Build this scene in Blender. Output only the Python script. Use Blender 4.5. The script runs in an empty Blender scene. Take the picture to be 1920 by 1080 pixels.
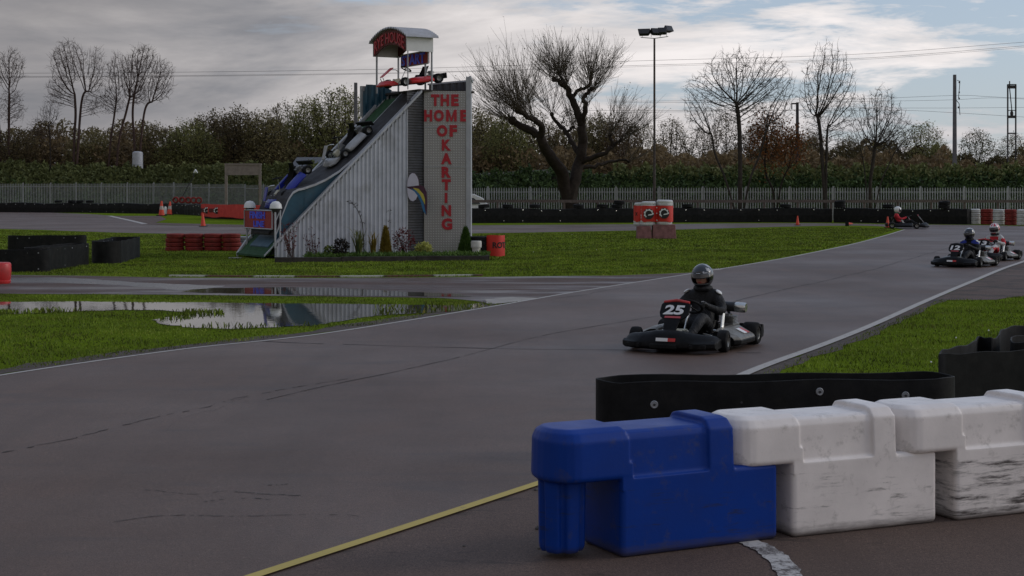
import bpy, math, random
import numpy as np
from mathutils import Vector, Matrix, Euler
random.seed(7); np.random.seed(7)
PI = math.pi
SC = bpy.context.scene
COL = SC.collection
F = 2880.0; HC = 1.8; HY = 360.0
# ---------------------------------------------------------------- camera maths (survey of the photo)
def gp(px, py, z=0.0):
    Y = F * (HC - z) / (py - HY)
    return ((px - 960) / F * Y, Y)
def at(px, py, Y):
    return Vector(((px - 960) / F * Y, Y, HC + (HY - py) / F * Y))
# ---------------------------------------------------------------- mesh builder
class MB:
    def __init__(s):
        s.v = []; s.f = []; s.m = []; s.M = Matrix.Identity(4)
    def add(s, vs, fs, m=0):
        o = len(s.v); M = s.M
        s.v += [tuple(M @ Vector(p)) for p in vs]
        s.f += [tuple(i + o for i in f) for f in fs]
        s.m += (m if isinstance(m, list) else [m] * len(fs))
        return s
    def box(s, c, d, m=0, R=None):
        x, y, z = d[0] / 2, d[1] / 2, d[2] / 2
        vs = [Vector((a * x, b * y, e * z)) for a in (-1, 1) for b in (-1, 1) for e in (-1, 1)]
        if R is not None: vs = [R @ v for v in vs]
        c = Vector(c)
        return s.add([v + c for v in vs], [(0, 1, 3, 2), (4, 6, 7, 5), (0, 4, 5, 1), (2, 3, 7, 6), (0, 2, 6, 4), (1, 5, 7, 3)], m)
    def tube(s, pts, rad, n=8, m=0, caps=True, flat=1.0):
        pts = [Vector(p) for p in pts]
        if not isinstance(rad, (list, tuple)): rad = [rad] * len(pts)
        vs = []; fs = []
        t0 = (pts[1] - pts[0]).normalized()
        ref = Vector((0, 0, 1)) if abs(t0.z) < .9 else Vector((1, 0, 0))
        a = t0.cross(ref).normalized()
        for i, p in enumerate(pts):
            if i == 0: t = pts[1] - pts[0]
            elif i == len(pts) - 1: t = pts[-1] - pts[-2]
            else: t = pts[i + 1] - pts[i - 1]
            t.normalize()
            a = (a - t * a.dot(t))
            if a.length < 1e-6: a = t.orthogonal()
            a.normalize(); b = t.cross(a)
            for k in range(n):
                q = 2 * PI * k / n
                vs.append(p + (a * math.cos(q) + b * math.sin(q) * flat) * rad[i])
        for i in range(len(pts) - 1):
            for k in range(n):
                k2 = (k + 1) % n
                fs.append((i * n + k, i * n + k2, (i + 1) * n + k2, (i + 1) * n + k))
        if caps:
            fs.append(tuple(range(n - 1, -1, -1))); e = (len(pts) - 1) * n
            fs.append(tuple(e + k for k in range(n)))
        return s.add(vs, fs, m)
    def lathe(s, prof, n=20, R=None, o=(0, 0, 0), m=0, a0=0, a1=2 * PI):
        # prof: (r, z) pairs, around z
        full = abs(a1 - a0 - 2 * PI) < 1e-6
        vs = []; fs = []; ms = []
        nn = n if full else n + 1
        o = Vector(o)
        for (r, z) in prof:
            for k in range(nn):
                q = a0 + (a1 - a0) * k / n
                v = Vector((r * math.cos(q), r * math.sin(q), z))
                if R is not None: v = R @ v
                vs.append(v + o)
        for i in range(len(prof) - 1):
            for k in range(n):
                k2 = (k + 1) % nn
                fs.append((i * nn + k, i * nn + k2, (i + 1) * nn + k2, (i + 1) * nn + k))
                ms.append(m[i] if isinstance(m, (list, tuple)) else m)
        return s.add(vs, fs, ms)
    def loft(s, rings, closed=True, m=0, caps=True):
        n = len(rings[0]); vs = [p for r in rings for p in r]; fs = []; ms = []
        for i in range(len(rings) - 1):
            for k in range(n if closed else n - 1):
                k2 = (k + 1) % n
                fs.append((i * n + k, i * n + k2, (i + 1) * n + k2, (i + 1) * n + k))
                ms.append(m[k] if isinstance(m, (list, tuple)) else m)
        if caps and closed:
            fs.append(tuple(range(n - 1, -1, -1))); e = (len(rings) - 1) * n
            fs.append(tuple(e + k for k in range(n)))
            c = m[0] if isinstance(m, (list, tuple)) else m
            ms += [c, c]
        return s.add(vs, fs, ms)
    def prism(s, poly, f0, f1, m=0):
        # poly of 2D points; f0,f1 map (a,b)->3D for the two caps
        n = len(poly)
        vs = [f0(*p) for p in poly] + [f1(*p) for p in poly]
        fs = [tuple(range(n - 1, -1, -1)), tuple(range(n, 2 * n))]
        fs += [(k, (k + 1) % n, n + (k + 1) % n, n + k) for k in range(n)]
        return s.add(vs, fs, m)
    def ball(s, c, r, n=12, k=8, m=0, R=None):
        if not isinstance(r, (list, tuple)): r = (r, r, r)
        c = Vector(c); vs = []; fs = []
        for i in range(k + 1):
            th = PI * i / k
            for j in range(n):
                q = 2 * PI * j / n
                v = Vector((r[0] * math.sin(th) * math.cos(q), r[1] * math.sin(th) * math.sin(q), r[2] * math.cos(th)))
                if R is not None: v = R @ v
                vs.append(c + v)
        for i in range(k):
            for j in range(n):
                j2 = (j + 1) % n
                fs.append((i * n + j, (i + 1) * n + j, (i + 1) * n + j2, i * n + j2))
        return s.add(vs, fs, m)
    def torus(s, c, R0, r, R=None, n=24, k=8, m=0):
        prof = []
        for i in range(k + 1):
            q = 2 * PI * i / k
            prof.append((R0 + r * math.cos(q), r * math.sin(q)))
        return s.lathe(prof, n, R, c, m)
    def build(s, name, mats, parent=None, smooth=False, merge=False):
        me = bpy.data.meshes.new(name)
        me.from_pydata(s.v, [], s.f)
        if not isinstance(mats, (list, tuple)): mats = [mats]
        for x in mats: me.materials.append(x)
        me.polygons.foreach_set('material_index', s.m)
        if smooth: me.polygons.foreach_set('use_smooth', [True] * len(s.f))
        me.update()
        if smooth:
            try: me.set_sharp_from_angle(angle=math.radians(40))
            except Exception: pass
        o = bpy.data.objects.new(name, me); COL.objects.link(o)
        if parent is not None: o.parent = parent
        return o
def tag(o, label=None, cat=None, group=None, kind=None):
    if label: o['label'] = label
    if cat: o['category'] = cat
    if group: o['group'] = group
    if kind: o['kind'] = kind
    return o
def empty(name, loc=(0, 0, 0), rot=(0, 0, 0), **k):
    o = bpy.data.objects.new(name, None); COL.objects.link(o)
    o.location = loc; o.rotation_euler = rot; o.empty_display_size = .1
    return tag(o, **k)
def dup(o, parent=None):
    c = o.copy(); COL.objects.link(c)
    if parent is not None: c.parent = parent
    for ch in list(o.children): dup(ch, c)
    return c
def place(o, loc, rot=(0, 0, 0), label=None, scale=None):
    o.location = loc; o.rotation_euler = rot
    if label: o['label'] = label
    if scale: o.scale = scale if isinstance(scale, (list, tuple)) else (scale,) * 3
    return o
def bevel(o, w=.01, seg=2, ang=40):
    b = o.modifiers.new('bevel', 'BEVEL'); b.width = w; b.segments = seg; b.limit_method = 'ANGLE'; b.angle_limit = math.radians(ang)
    return o
def bake(o, smooth=True, ang=None):
    dg = bpy.context.evaluated_depsgraph_get(); dg.update()
    me = bpy.data.meshes.new_from_object(o.evaluated_get(dg))
    me.name = o.name
    o.modifiers.clear(); o.data = me
    if smooth:
        me.polygons.foreach_set('use_smooth', [True] * len(me.polygons))
        if ang: me.set_sharp_from_angle(angle=math.radians(ang))
    return o
TXT = {}
def text_geo(s, size=1.0, bold=.0, ext=.0):
    key = (s, bold, ext)
    if key not in TXT:
        c = bpy.data.curves.new('t', 'FONT'); c.body = s; c.size = 1.0; c.offset = bold; c.extrude = ext; c.resolution_u = 3
        c.align_x = 'CENTER'; c.align_y = 'CENTER'
        o = bpy.data.objects.new('t', c); COL.objects.link(o)
        dg = bpy.context.evaluated_depsgraph_get(); dg.update()
        me = bpy.data.meshes.new_from_object(o.evaluated_get(dg))
        vs = [tuple(v.co) for v in me.vertices]; fs = [tuple(p.vertices) for p in me.polygons]
        xs = [v[0] for v in vs]; ys = [v[1] for v in vs]
        cx = (min(xs) + max(xs)) / 2; cy = (min(ys) + max(ys)) / 2
        w = max(xs) - min(xs); h = max(ys) - min(ys)
        vs = [((v[0] - cx) / w, (v[1] - cy) / h, v[2]) for v in vs]
        bpy.data.objects.remove(o); bpy.data.curves.remove(c); bpy.data.meshes.remove(me)
        TXT[key] = (vs, fs)
    return TXT[key]
def put_text(mb, s, w, h, fn, m=0, bold=.02, off=0.003, thick=.004):
    # fn maps (a in -.5..5 * w, b * h, depth) to 3D
    vs, fs = text_geo(s, 1, bold, .5)
    mb.add([fn(v[0] * w, v[1] * h, off + (v[2] + .5) * thick) for v in vs], fs, m)
# ---------------------------------------------------------------- materials
def newmat(name):
    m = bpy.data.materials.new(name); m.use_nodes = True
    nt = m.node_tree; b = nt.nodes['Principled BSDF']
    return m, nt, b
def N(nt, t, **k):
    n = nt.nodes.new(t)
    for a, v in k.items():
        if a in n.inputs.keys() if isinstance(a, str) else False: n.inputs[a].default_value = v
        else:
            try: setattr(n, a, v)
            except Exception: n.inputs[a.replace('_', ' ')].default_value = v
    return n
def noise(nt, scale, detail=4, rough=.6, vec=None, dist=0):
    n = nt.nodes.new('ShaderNodeTexNoise'); n.inputs['Scale'].default_value = scale
    n.inputs['Detail'].default_value = detail; n.inputs['Roughness'].default_value = rough; n.inputs['Distortion'].default_value = dist
    if vec is not None: nt.links.new(vec, n.inputs['Vector'])
    return n.outputs['Fac']
def coords(nt, scale=(1, 1, 1), kind='Object', rot=(0, 0, 0), loc=(0, 0, 0)):
    t = nt.nodes.new('ShaderNodeTexCoord'); mp = nt.nodes.new('ShaderNodeMapping')
    mp.inputs['Scale'].default_value = scale; mp.inputs['Rotation'].default_value = rot; mp.inputs['Location'].default_value = loc
    nt.links.new(t.outputs[kind], mp.inputs['Vector']); return mp.outputs['Vector']
def ramp(nt, fac, stops):
    r = nt.nodes.new('ShaderNodeValToRGB'); cr = r.color_ramp
    while len(cr.elements) < len(stops): cr.elements.new(.5)
    for e, (p, c) in zip(cr.elements, stops):
        e.position = p; e.color = (c, c, c, 1) if isinstance(c, (int, float)) else (*c, 1)
    nt.links.new(fac, r.inputs['Fac']); return r.outputs['Color']
def mixc(nt, fac, a, b, mode='MIX'):
    m = nt.nodes.new('ShaderNodeMix'); m.data_type = 'RGBA'; m.blend_type = mode
    for i, x in ((0, fac), (6, a), (7, b)):
        if hasattr(x, 'links') or hasattr(x, 'is_linked'): nt.links.new(x, m.inputs[i])
        elif i == 0: m.inputs[0].default_value = x
        else: m.inputs[i].default_value = (*x, 1) if len(x) == 3 else x
    return m.outputs[2]
def mth(nt, op, a, b=None, c=None, clamp=False):
    m = nt.nodes.new('ShaderNodeMath'); m.operation = op; m.use_clamp = clamp
    for i, x in enumerate((a, b, c)):
        if x is None: continue
        if isinstance(x, (int, float)): m.inputs[i].default_value = x
        else: nt.links.new(x, m.inputs[i])
    return m.outputs[0]
def bump(nt, b, h, strength=.3, dist=.01):
    n = nt.nodes.new('ShaderNodeBump'); n.inputs['Strength'].default_value = strength; n.inputs['Distance'].default_value = dist
    nt.links.new(h, n.inputs['Height']); nt.links.new(n.outputs['Normal'], b.inputs['Normal'])
def sc(c, k): return tuple(min(1, x * k) for x in c)
def mat(name, col, rough=.5, metal=0, var=.25, vs=6, bumps=0, spec=.5, dirt=None, dcol=(.06, .05, .04), coat=0):
    m, nt, b = newmat(name)
    v = coords(nt)
    n = noise(nt, vs, 5, .65, v)
    c = ramp(nt, n, [(.3, sc(col, 1 - var)), (.7, sc(col, 1 + var * .6))])
    if dirt:
        n2 = noise(nt, vs * .6, 6, .7, coords(nt, loc=(3, 7, 1)))
        c = mixc(nt, ramp(nt, n2, [(.5, 0.0), (.72, dirt)]), c, dcol)
    nt.links.new(c, b.inputs['Base Color'])
    nt.links.new(ramp(nt, n, [(.2, min(1, rough * 1.25)), (.8, rough * .8)]), b.inputs['Roughness'])
    b.inputs['Metallic'].default_value = metal; b.inputs['Specular IOR Level'].default_value = spec
    b.inputs['Coat Weight'].default_value = coat
    if bumps: bump(nt, b, noise(nt, vs * 8, 4, .6, v), bumps, .01)
    return m
M = {}
M['white_plastic'] = mat('weathered white paint', (.62, .61, .58), .45, 0, .12, 5, 0, .4, .35, (.22, .19, .15))
M['white'] = mat('white paint', (.72, .72, .71), .4, 0, .08, 4, 0, .4)
M['galv'] = mat('galvanised steel', (.36, .37, .39), .5, .55, .2, 3)
M['pale'] = mat('pale grey metal', (.42, .43, .46), .5, .1, .15, 3, dirt=.5, dcol=(.2, .19, .18))
M['steel'] = mat('bright steel', (.62, .62, .6), .25, .9, .15, 20)
M['dark_metal'] = mat('dark metal', (.05, .05, .055), .45, .5, .2, 10)
M['rubber'] = mat('black rubber', (.008, .008, .0085), .66, 0, .4, 7, .1, .22, .5, (.028, .025, .022))
M['tyre'] = mat('tyre rubber', (.011, .011, .012), .8, 0, .3, 14, .3, .2, .3, (.035, .03, .027))
M['black_plastic'] = mat('black plastic', (.005, .005, .006), .5, 0, .3, 12, .05, .16, .3, (.022, .02, .018))
M['red_tyre'] = mat('red painted tyre', (.22, .025, .02), .7, 0, .3, 8, .2, .3, .7, (.05, .03, .025))
M['white_tyre'] = mat('white painted tyre', (.6, .6, .6), .6, 0, .15, 8, .1, .3, .5, (.2, .19, .18))
M['red_banner'] = mat('red printed banner', (.62, .03, .02), .6, 0, .12, 3)
M['red_paint'] = mat('red paint', (.55, .03, .03), .4, 0, .15, 3, dirt=.4)
M['letter_red'] = mat('red sign letters', (.42, .008, .02), .45, 0, .1, 3)
M['board_red'] = mat('faded red board', (.34, .022, .02), .6, 0, .25, 4)
M['letter_blue'] = mat('blue sign letters', (.07, .10, .85), .5, 0, .1, 3)
M['dark_board'] = mat('faded dark red board', (.12, .02, .02), .7, 0, .35, 5)
M['black_print'] = mat('black print', (.01, .01, .01), .6, 0, .1, 3)
M['white_print'] = mat('white print', (.75, .75, .75), .5, 0, .05, 3)
M['pink_block'] = mat('faded red concrete', (.26, .12, .12), .85, 0, .35, 5, .4, .3, .7, (.09, .06, .05))
M['wood_grey'] = mat('weathered timber', (.13, .10, .09), .85, 0, .35, 8, .3)
M['wood_dark'] = mat('dark sleeper timber', (.035, .028, .025), .85, 0, .4, 8, .4)
M['concrete'] = mat('pale concrete', (.34, .31, .28), .85, 0, .2, 4, .2)
M['cone'] = mat('orange cone', (.7, .07, .03), .55, 0, .15, 6, dirt=.3)
M['green_carpet'] = mat('green carpet', (.018, .07, .022), .95, 0, .35, 6, .3)
M['blue_panel'] = mat('teal blue panel', (.012, .07, .115), .5, 0, .25, 3, dirt=.4)
M['blue_body'] = mat('blue kart plastic', (.010, .022, .28), .35, 0, .15, 6)
M['red_body'] = mat('red kart plastic', (.55, .02, .02), .35, 0, .15, 6)
M['cream'] = mat('cream plastic', (.5, .47, .36), .5, 0, .15, 6)
M['grey_body'] = mat('white kart plastic', (.36, .36, .37), .4, 0, .2, 6, dirt=.4)
M['pod_silver'] = mat('worn silver plastic', (.17, .155, .13), .40, .1, .4, 16, dirt=.6, dcol=(.08, .07, .05))
M['suit_black'] = mat('black overalls', (.006, .006, .008), .75, 0, .4, 10, .3)
M['suit_white'] = mat('white overalls', (.5, .5, .5), .8, 0, .2, 10, .3)
M['suit_red'] = mat('red overalls', (.5, .02, .03), .8, 0, .2, 10, .3)
M['suit_blue'] = mat('blue overalls', (.02, .04, .3), .8, 0, .2, 10, .3)
M['suit_green'] = mat('dark green scarf', (.01, .1, .06), .8, 0, .2, 10)
for k_ in ('suit_black', 'suit_white', 'suit_red', 'suit_blue'):
    nt_ = M[k_].node_tree; b_ = nt_.nodes['Principled BSDF']; bump(nt_, b_, noise(nt_, 9, 3, .55, coords(nt_, (1, 1, .6)), 1.6), .9, .03)
M['glove'] = mat('black gloves', (.012, .012, .013), .7, 0, .3, 20)
M['skin'] = mat('skin', (.42, .22, .16), .5, 0, .1, 10)
M['helmet_black'] = mat('black helmet shell', (.012, .013, .018), .2, 0, .2, 6, coat=.6)
M['helmet_white'] = mat('white helmet shell', (.7, .7, .7), .2, 0, .05, 6, coat=.6)
M['helmet_red'] = mat('red helmet graphic', (.5, .02, .04), .2, 0, .05, 6, coat=.6)
M['visor'] = mat('tinted visor', (.01, .01, .016), .06, 0, .1, 3, coat=.8)
M['glass'] = mat('dark car glass', (.02, .025, .03), .05, 0, .1, 3)
M['gold'] = mat('brass fitting', (.5, .25, .04), .35, .7, .2, 10)
M['engine'] = mat('engine casting', (.25, .25, .24), .45, .7, .35, 20)
M['yellow'] = mat('yellow plastic', (.5, .42, .05), .5, 0, .15, 6)
M['dirt_soil'] = mat('brown soil', (.07, .05, .038), .95, 0, .4, 10, .6)
M['stone'] = mat('stones', (.12, .11, .10), .9, 0, .3, 14, .5)
def bark(name, c, vs=5):
    return mat(name, c, .9, 0, .4, vs, .3, .2)
M['bark'] = bark('dark bark', (.032, .024, .019))
M['bark_red'] = bark('reddish twig bark', (.075, .047, .04))
M['bark_grey'] = bark('grey bark', (.05, .041, .034))
M['bark_pale'] = bark('pale willow bark', (.030, .022, .017))
def leafmat(name, c1, c2, tr=.25, k=1.0):
    c1 = sc(c1, k); c2 = sc(c2, k)
    m, nt, b = newmat(name)
    oi = nt.nodes.new('ShaderNodeObjectInfo'); g = nt.nodes.new('ShaderNodeNewGeometry')
    v = coords(nt)
    n = noise(nt, .9, 4, .7, v)
    f = mth(nt, 'ADD', mth(nt, 'MULTIPLY', g.outputs['Random Per Island'], .5), mth(nt, 'MULTIPLY', n, .8))
    f = mth(nt, 'ADD', f, mth(nt, 'MULTIPLY', mth(nt, 'SUBTRACT', oi.outputs['Random'], .5), .5))
    c = ramp(nt, f, [(.35, c1), (.9, c2)])
    nt.links.new(c, b.inputs['Base Color'])
    b.inputs['Roughness'].default_value = .7; b.inputs['Specular IOR Level'].default_value = .25
    t = nt.nodes.new('ShaderNodeBsdfTranslucent'); nt.links.new(c, t.inputs['Color'])
    mx = nt.nodes.new('ShaderNodeMixShader'); mx.inputs[0].default_value = tr
    out = nt.nodes['Material Output']
    nt.links.new(b.outputs[0], mx.inputs[1]); nt.links.new(t.outputs[0], mx.inputs[2]); nt.links.new(mx.outputs[0], out.inputs[0])
    return m
M['leaf_olive'] = leafmat('olive leaves', (.045, .045, .016), (.13, .13, .045), k=1.9)
M['leaf_brown'] = leafmat('brown autumn leaves', (.050, .034, .019), (.125, .09, .045), k=1.9)
M['leaf_dull'] = leafmat('dull mixed leaves', (.05, .036, .018), (.115, .10, .042), k=1.9)
M['leaf_orange'] = leafmat('rusty orange leaves', (.14, .04, .012), (.25, .10, .03))
M['leaf_ivy'] = leafmat('ivy leaves', (.016, .028, .010), (.055, .085, .026), .15, k=1.9)
M['leaf_hedge'] = leafmat('bramble leaves', (.035, .042, .014), (.10, .11, .04), .15, k=1.6)
M['leaf_green'] = leafmat('green foliage', (.04, .09, .015), (.12, .2, .04))
M['leaf_gold'] = leafmat('golden foliage', (.14, .10, .015), (.3, .22, .04))
M['leaf_varieg'] = leafmat('variegated leaves', (.05, .09, .02), (.5, .5, .14))
M['leaf_strap'] = leafmat('strap leaves', (.05, .08, .03), (.2, .2, .06))
M['leaf_red'] = leafmat('dark red leaves', (.06, .012, .014), (.16, .03, .035))
M['leaf_dark'] = leafmat('dark dead leaves', (.012, .010, .009), (.04, .03, .02))
def grass_mats():
    m, nt, b = newmat('mown grass'); v = coords(nt)
    n1 = noise(nt, .35, 6, .65, v); n2 = noise(nt, 3.2, 5, .7, v); n3 = noise(nt, 28, 4, .8, v)
    f = mth(nt, 'ADD', mth(nt, 'MULTIPLY', n1, .5), mth(nt, 'ADD', mth(nt, 'MULTIPLY', n2, .25), mth(nt, 'MULTIPLY', n3, .25)))
    c = ramp(nt, f, [(.32, (.08, .10, .012)), (.48, (.12, .175, .016)), (.60, (.16, .225, .018)), (.75, (.20, .22, .03))])
    brown = ramp(nt, noise(nt, .8, 7, .75, coords(nt, loc=(9, 4, 0))), [(.56, 0.0), (.70, .6)])
    c = mixc(nt, brown, c, (.06, .055, .02))
    nt.links.new(c, b.inputs['Base Color']); b.inputs['Roughness'].default_value = 1; b.inputs['Specular IOR Level'].default_value = 0
    bump(nt, b, n3, .8, .04); M['grass'] = m
    m, nt, b = newmat('grass blades'); v = coords(nt)
    g = nt.nodes.new('ShaderNodeNewGeometry')
    f = mth(nt, 'ADD', mth(nt, 'MULTIPLY', noise(nt, .9, 5, .7, v), .85), mth(nt, 'MULTIPLY', g.outputs['Random Per Island'], .35))
    c = ramp(nt, f, [(.34, (.055, .07, .014)), (.46, (.11, .155, .016)), (.60, (.165, .25, .020)), (.74, (.23, .30, .028)), (.9, (.30, .29, .06))])
    pt_ = ramp(nt, noise(nt, .55, 6, .7, coords(nt, loc=(4, 9, 0))), [(.42, 0.0), (.58, 1.0)])
    c = mixc(nt, pt_, mixc(nt, 1.0, c, (.50, .46, .55), 'MULTIPLY'), c)
    c = mixc(nt, ramp(nt, noise(nt, 1.3, 6, .75, coords(nt, loc=(1, 3, 0))), [(.60, 0.0), (.70, .7)]), c, (.10, .085, .03))
    nt.links.new(c, b.inputs['Base Color']); b.inputs['Roughness'].default_value = .7; b.inputs['Specular IOR Level'].default_value = .2
    M['blade'] = m
grass_mats()
def asphalt(name, base, warm, wet=False, rough=.8):
    m, nt, b = newmat(name); v = coords(nt)
    big = noise(nt, .22, 6, .6, v); mid = noise(nt, 2.2, 6, .7, v); fine = noise(nt, 130, 2, .9, v); grit = noise(nt, 38, 3, .8, v)
    streak = noise(nt, 1.0, 5, .6, coords(nt, (1.6, .14, 1), rot=(0, 0, math.radians(-32))))
    c = ramp(nt, big, [(.3, sc(base, .82)), (.7, sc(base, 1.16))])
    c = mixc(nt, ramp(nt, noise(nt, .5, 5, .7, coords(nt, loc=(5, 2, 0))), [(.45, 0.0), (.7, .75)]), c, warm)
    c = mixc(nt, ramp(nt, streak, [(.45, 0.0), (.66, .5)]), c, sc(base, .55))
    c = mixc(nt, ramp(nt, mid, [(.5, 0.0), (.75, .35)]), c, sc(base, .6))
    c = mixc(nt, ramp(nt, fine, [(.42, .95), (.56, 0.0)]), c, sc(base, .42))
    c = mixc(nt, ramp(nt, grit, [(.62, 0.0), (.72, .5)]), c, sc(base, 2.1))
    nt.links.new(c, b.inputs['Base Color'])
    if wet:
        r = ramp(nt, noise(nt, .35, 5, .6, coords(nt, (.6, 2.2, 1), loc=(2, 1, 0))), [(.42, .85), (.62, .28)])
        nt.links.new(r, b.inputs['Roughness'])
    else:
        nt.links.new(ramp(nt, big, [(.3, rough + .1), (.7, rough - .1)]), b.inputs['Roughness'])
    b.inputs['Specular IOR Level'].default_value = .3
    bump(nt, b, mth(nt, 'ADD', fine, grit), .5, .004)
    return m
def stains(m, col, sc_=(.9, 2.2, 1), th=(.60, .66), k=.6, rot=0):
    nt = m.node_tree; b = nt.nodes['Principled BSDF']; l = b.inputs['Base Color'].links[0].from_socket
    f = ramp(nt, noise(nt, 1.6, 7, .68, coords(nt, sc_, loc=(8, 3, 0), rot=(0, 0, rot)), .5), [(th[0], 0.0), (th[1], k)])
    nt.links.new(mixc(nt, f, l, col), b.inputs['Base Color'])
M['track'] = asphalt('grey track asphalt', (.155, .099, .075), (.178, .105, .074), rough=.53)
M['link'] = asphalt('brown damp asphalt', (.125, .080, .064), (.14, .085, .065), wet=True)
M['apron'] = asphalt('brown paddock asphalt', (.155, .104, .084), (.125, .082, .062))
M['verge'] = asphalt('dirty verge', (.145, .092, .072), (.09, .06, .042))
stains(M['apron'], (.035, .026, .022)); stains(M['track'], (.065, .05, .045), (.25, 1.1, 1), (.54, .66), .5, .3); stains(M['verge'], (.03, .026, .02), (1, 1, 1), (.5, .6), .7)
def paint(name, c, wear=.55, under=(.12, .11, .11), s=9):
    m, nt, b = newmat(name); v = coords(nt)
    n = noise(nt, s, 7, .8, v); n2 = noise(nt, s * 7, 3, .8, v)
    f = mth(nt, 'ADD', mth(nt, 'MULTIPLY', n, .6), mth(nt, 'MULTIPLY', n2, .4))
    col = mixc(nt, ramp(nt, f, [(wear - .05, 0.0), (wear + .05, 1.0)]), c, under)
    nt.links.new(col, b.inputs['Base Color']); b.inputs['Roughness'].default_value = .75
    return m
M['line_white'] = paint('worn white line paint', (.42, .39, .36), .585)
M['line_yellow'] = paint('yellow line paint', (.50, .38, .10), .62)
M['arc_white'] = paint('flaking white paint', (.52, .50, .48), .52, (.10, .085, .08), 5)
M['kerb'] = None
def kerbmat():
    m, nt, b = newmat('painted kerb'); v = coords(nt, (1, 1, 1))
    s = nt.nodes.new('ShaderNodeSeparateXYZ'); nt.links.new(v, s.inputs[0])
    n = noise(nt, .9, 4, .6, v); w = mth(nt, 'SINE', mth(nt, 'MULTIPLY', s.outputs[0], 3.4))
    f = mth(nt, 'ADD', mth(nt, 'MULTIPLY', w, .25), n)
    c = ramp(nt, f, [(.42, (.14, .06, .04)), (.50, (.06, .05, .035)), (.54, (.5, .48, .46)), (.8, (.55, .53, .5))])
    nt.links.new(c, b.inputs['Base Color']); b.inputs['Roughness'].default_value = .8
    return m
M['kerb'] = kerbmat()
def watermat():
    m, nt, b = newmat('puddle water'); v = coords(nt, (1, .6, 1))
    c = ramp(nt, noise(nt, 1.5, 4, .6, v), [(.35, (.03, .03, .02)), (.7, (.055, .05, .035))])
    nt.links.new(c, b.inputs['Base Color']); b.inputs['Roughness'].default_value = .03; b.inputs['IOR'].default_value = 1.33
    b.inputs['Specular IOR Level'].default_value = .6
    bump(nt, b, noise(nt, 7, 3, .5, v), .06, .01)
    return m
M['water'] = watermat()
def platemat():
    m, nt, b = newmat('dimpled aluminium plate')
    t = nt.nodes.new('ShaderNodeTexCoord'); s = nt.nodes.new('ShaderNodeSeparateXYZ'); nt.links.new(t.outputs['Object'], s.inputs[0])
    P = .072
    def fr(x): return mth(nt, 'SUBTRACT', mth(nt, 'FRACT', mth(nt, 'DIVIDE', x, P)), .5)
    fx = fr(s.outputs[0]); fz = fr(s.outputs[2])
    d = mth(nt, 'SQRT', mth(nt, 'ADD', mth(nt, 'MULTIPLY', fx, fx), mth(nt, 'MULTIPLY', fz, fz)))
    dot = ramp(nt, d, [(.16, 1.0), (.30, 0.0)])
    n = noise(nt, 1.3, 5, .6)
    base = ramp(nt, n, [(.3, (.30, .29, .285)), (.7, (.44, .43, .43))])
    c = mixc(nt, dot, (.30, .285, .27), (.58, .57, .56))
    c = mixc(nt, .5, c, base)
    nt.links.new(c, b.inputs['Base Color']); b.inputs['Metallic'].default_value = .35
    nt.links.new(ramp(nt, dot, [(0, .5), (1, .3)]), b.inputs['Roughness'])
    bump(nt, b, dot, .6, .01)
    return m
M['plate'] = platemat()
def barriermat(name, col, scuff, heavy=0):
    m, nt, b = newmat(name); 
    t = nt.nodes.new('ShaderNodeTexCoord'); s = nt.nodes.new('ShaderNodeSeparateXYZ'); nt.links.new(t.outputs['Object'], s.inputs[0])
    n0 = noise(nt, 3, 5, .6, coords(nt))
    c = ramp(nt, n0, [(.3, sc(col, .86)), (.7, sc(col, 1.08))])
    st = noise(nt, 2.0, 8, .75, coords(nt, (1.6, 2, 17), loc=(1, heavy * 3.1, 0)))
    z = s.outputs[2]
    band = mth(nt, 'MULTIPLY', mth(nt, 'GREATER_THAN', z, .03), mth(nt, 'LESS_THAN', z, .34))
    patch = ramp(nt, noise(nt, 3.2, 4, .6, coords(nt, (1, 1, 2.5), loc=(heavy * 5 + 2, 0, 0))), [(.47 - heavy * .10, 0.0), (.62 - heavy * .08, 1.0)])
    f = mth(nt, 'MULTIPLY', mth(nt, 'MULTIPLY', ramp(nt, st, [(.53 - heavy * .06, 0.0), (.63 - heavy * .02, 1.0)]), patch), band)
    c = mixc(nt, mth(nt, 'MULTIPLY', f, .75 + .2 * heavy), c, scuff)
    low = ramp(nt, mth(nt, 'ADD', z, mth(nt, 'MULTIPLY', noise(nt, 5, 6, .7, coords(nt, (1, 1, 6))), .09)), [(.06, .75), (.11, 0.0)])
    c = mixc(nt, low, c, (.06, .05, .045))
    top = ramp(nt, noise(nt, 9, 8, .75, coords(nt, loc=(4, 2, 2))), [(.55, 0.0), (.72, .5)])
    c = mixc(nt, top, c, sc((.22, .2, .17), .8 if col[0] > .3 else .35))
    nt.links.new(c, b.inputs['Base Color'])
    nt.links.new(ramp(nt, n0, [(.3, .5), (.7, .36)]), b.inputs['Roughness'])
    b.inputs['Specular IOR Level'].default_value = .22 if col[0] < .1 else .32
    bump(nt, b, noise(nt, 60, 3, .6, coords(nt)), .12, .004)
    b.inputs['Subsurface Weight'].default_value = 0
    return m
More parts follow.
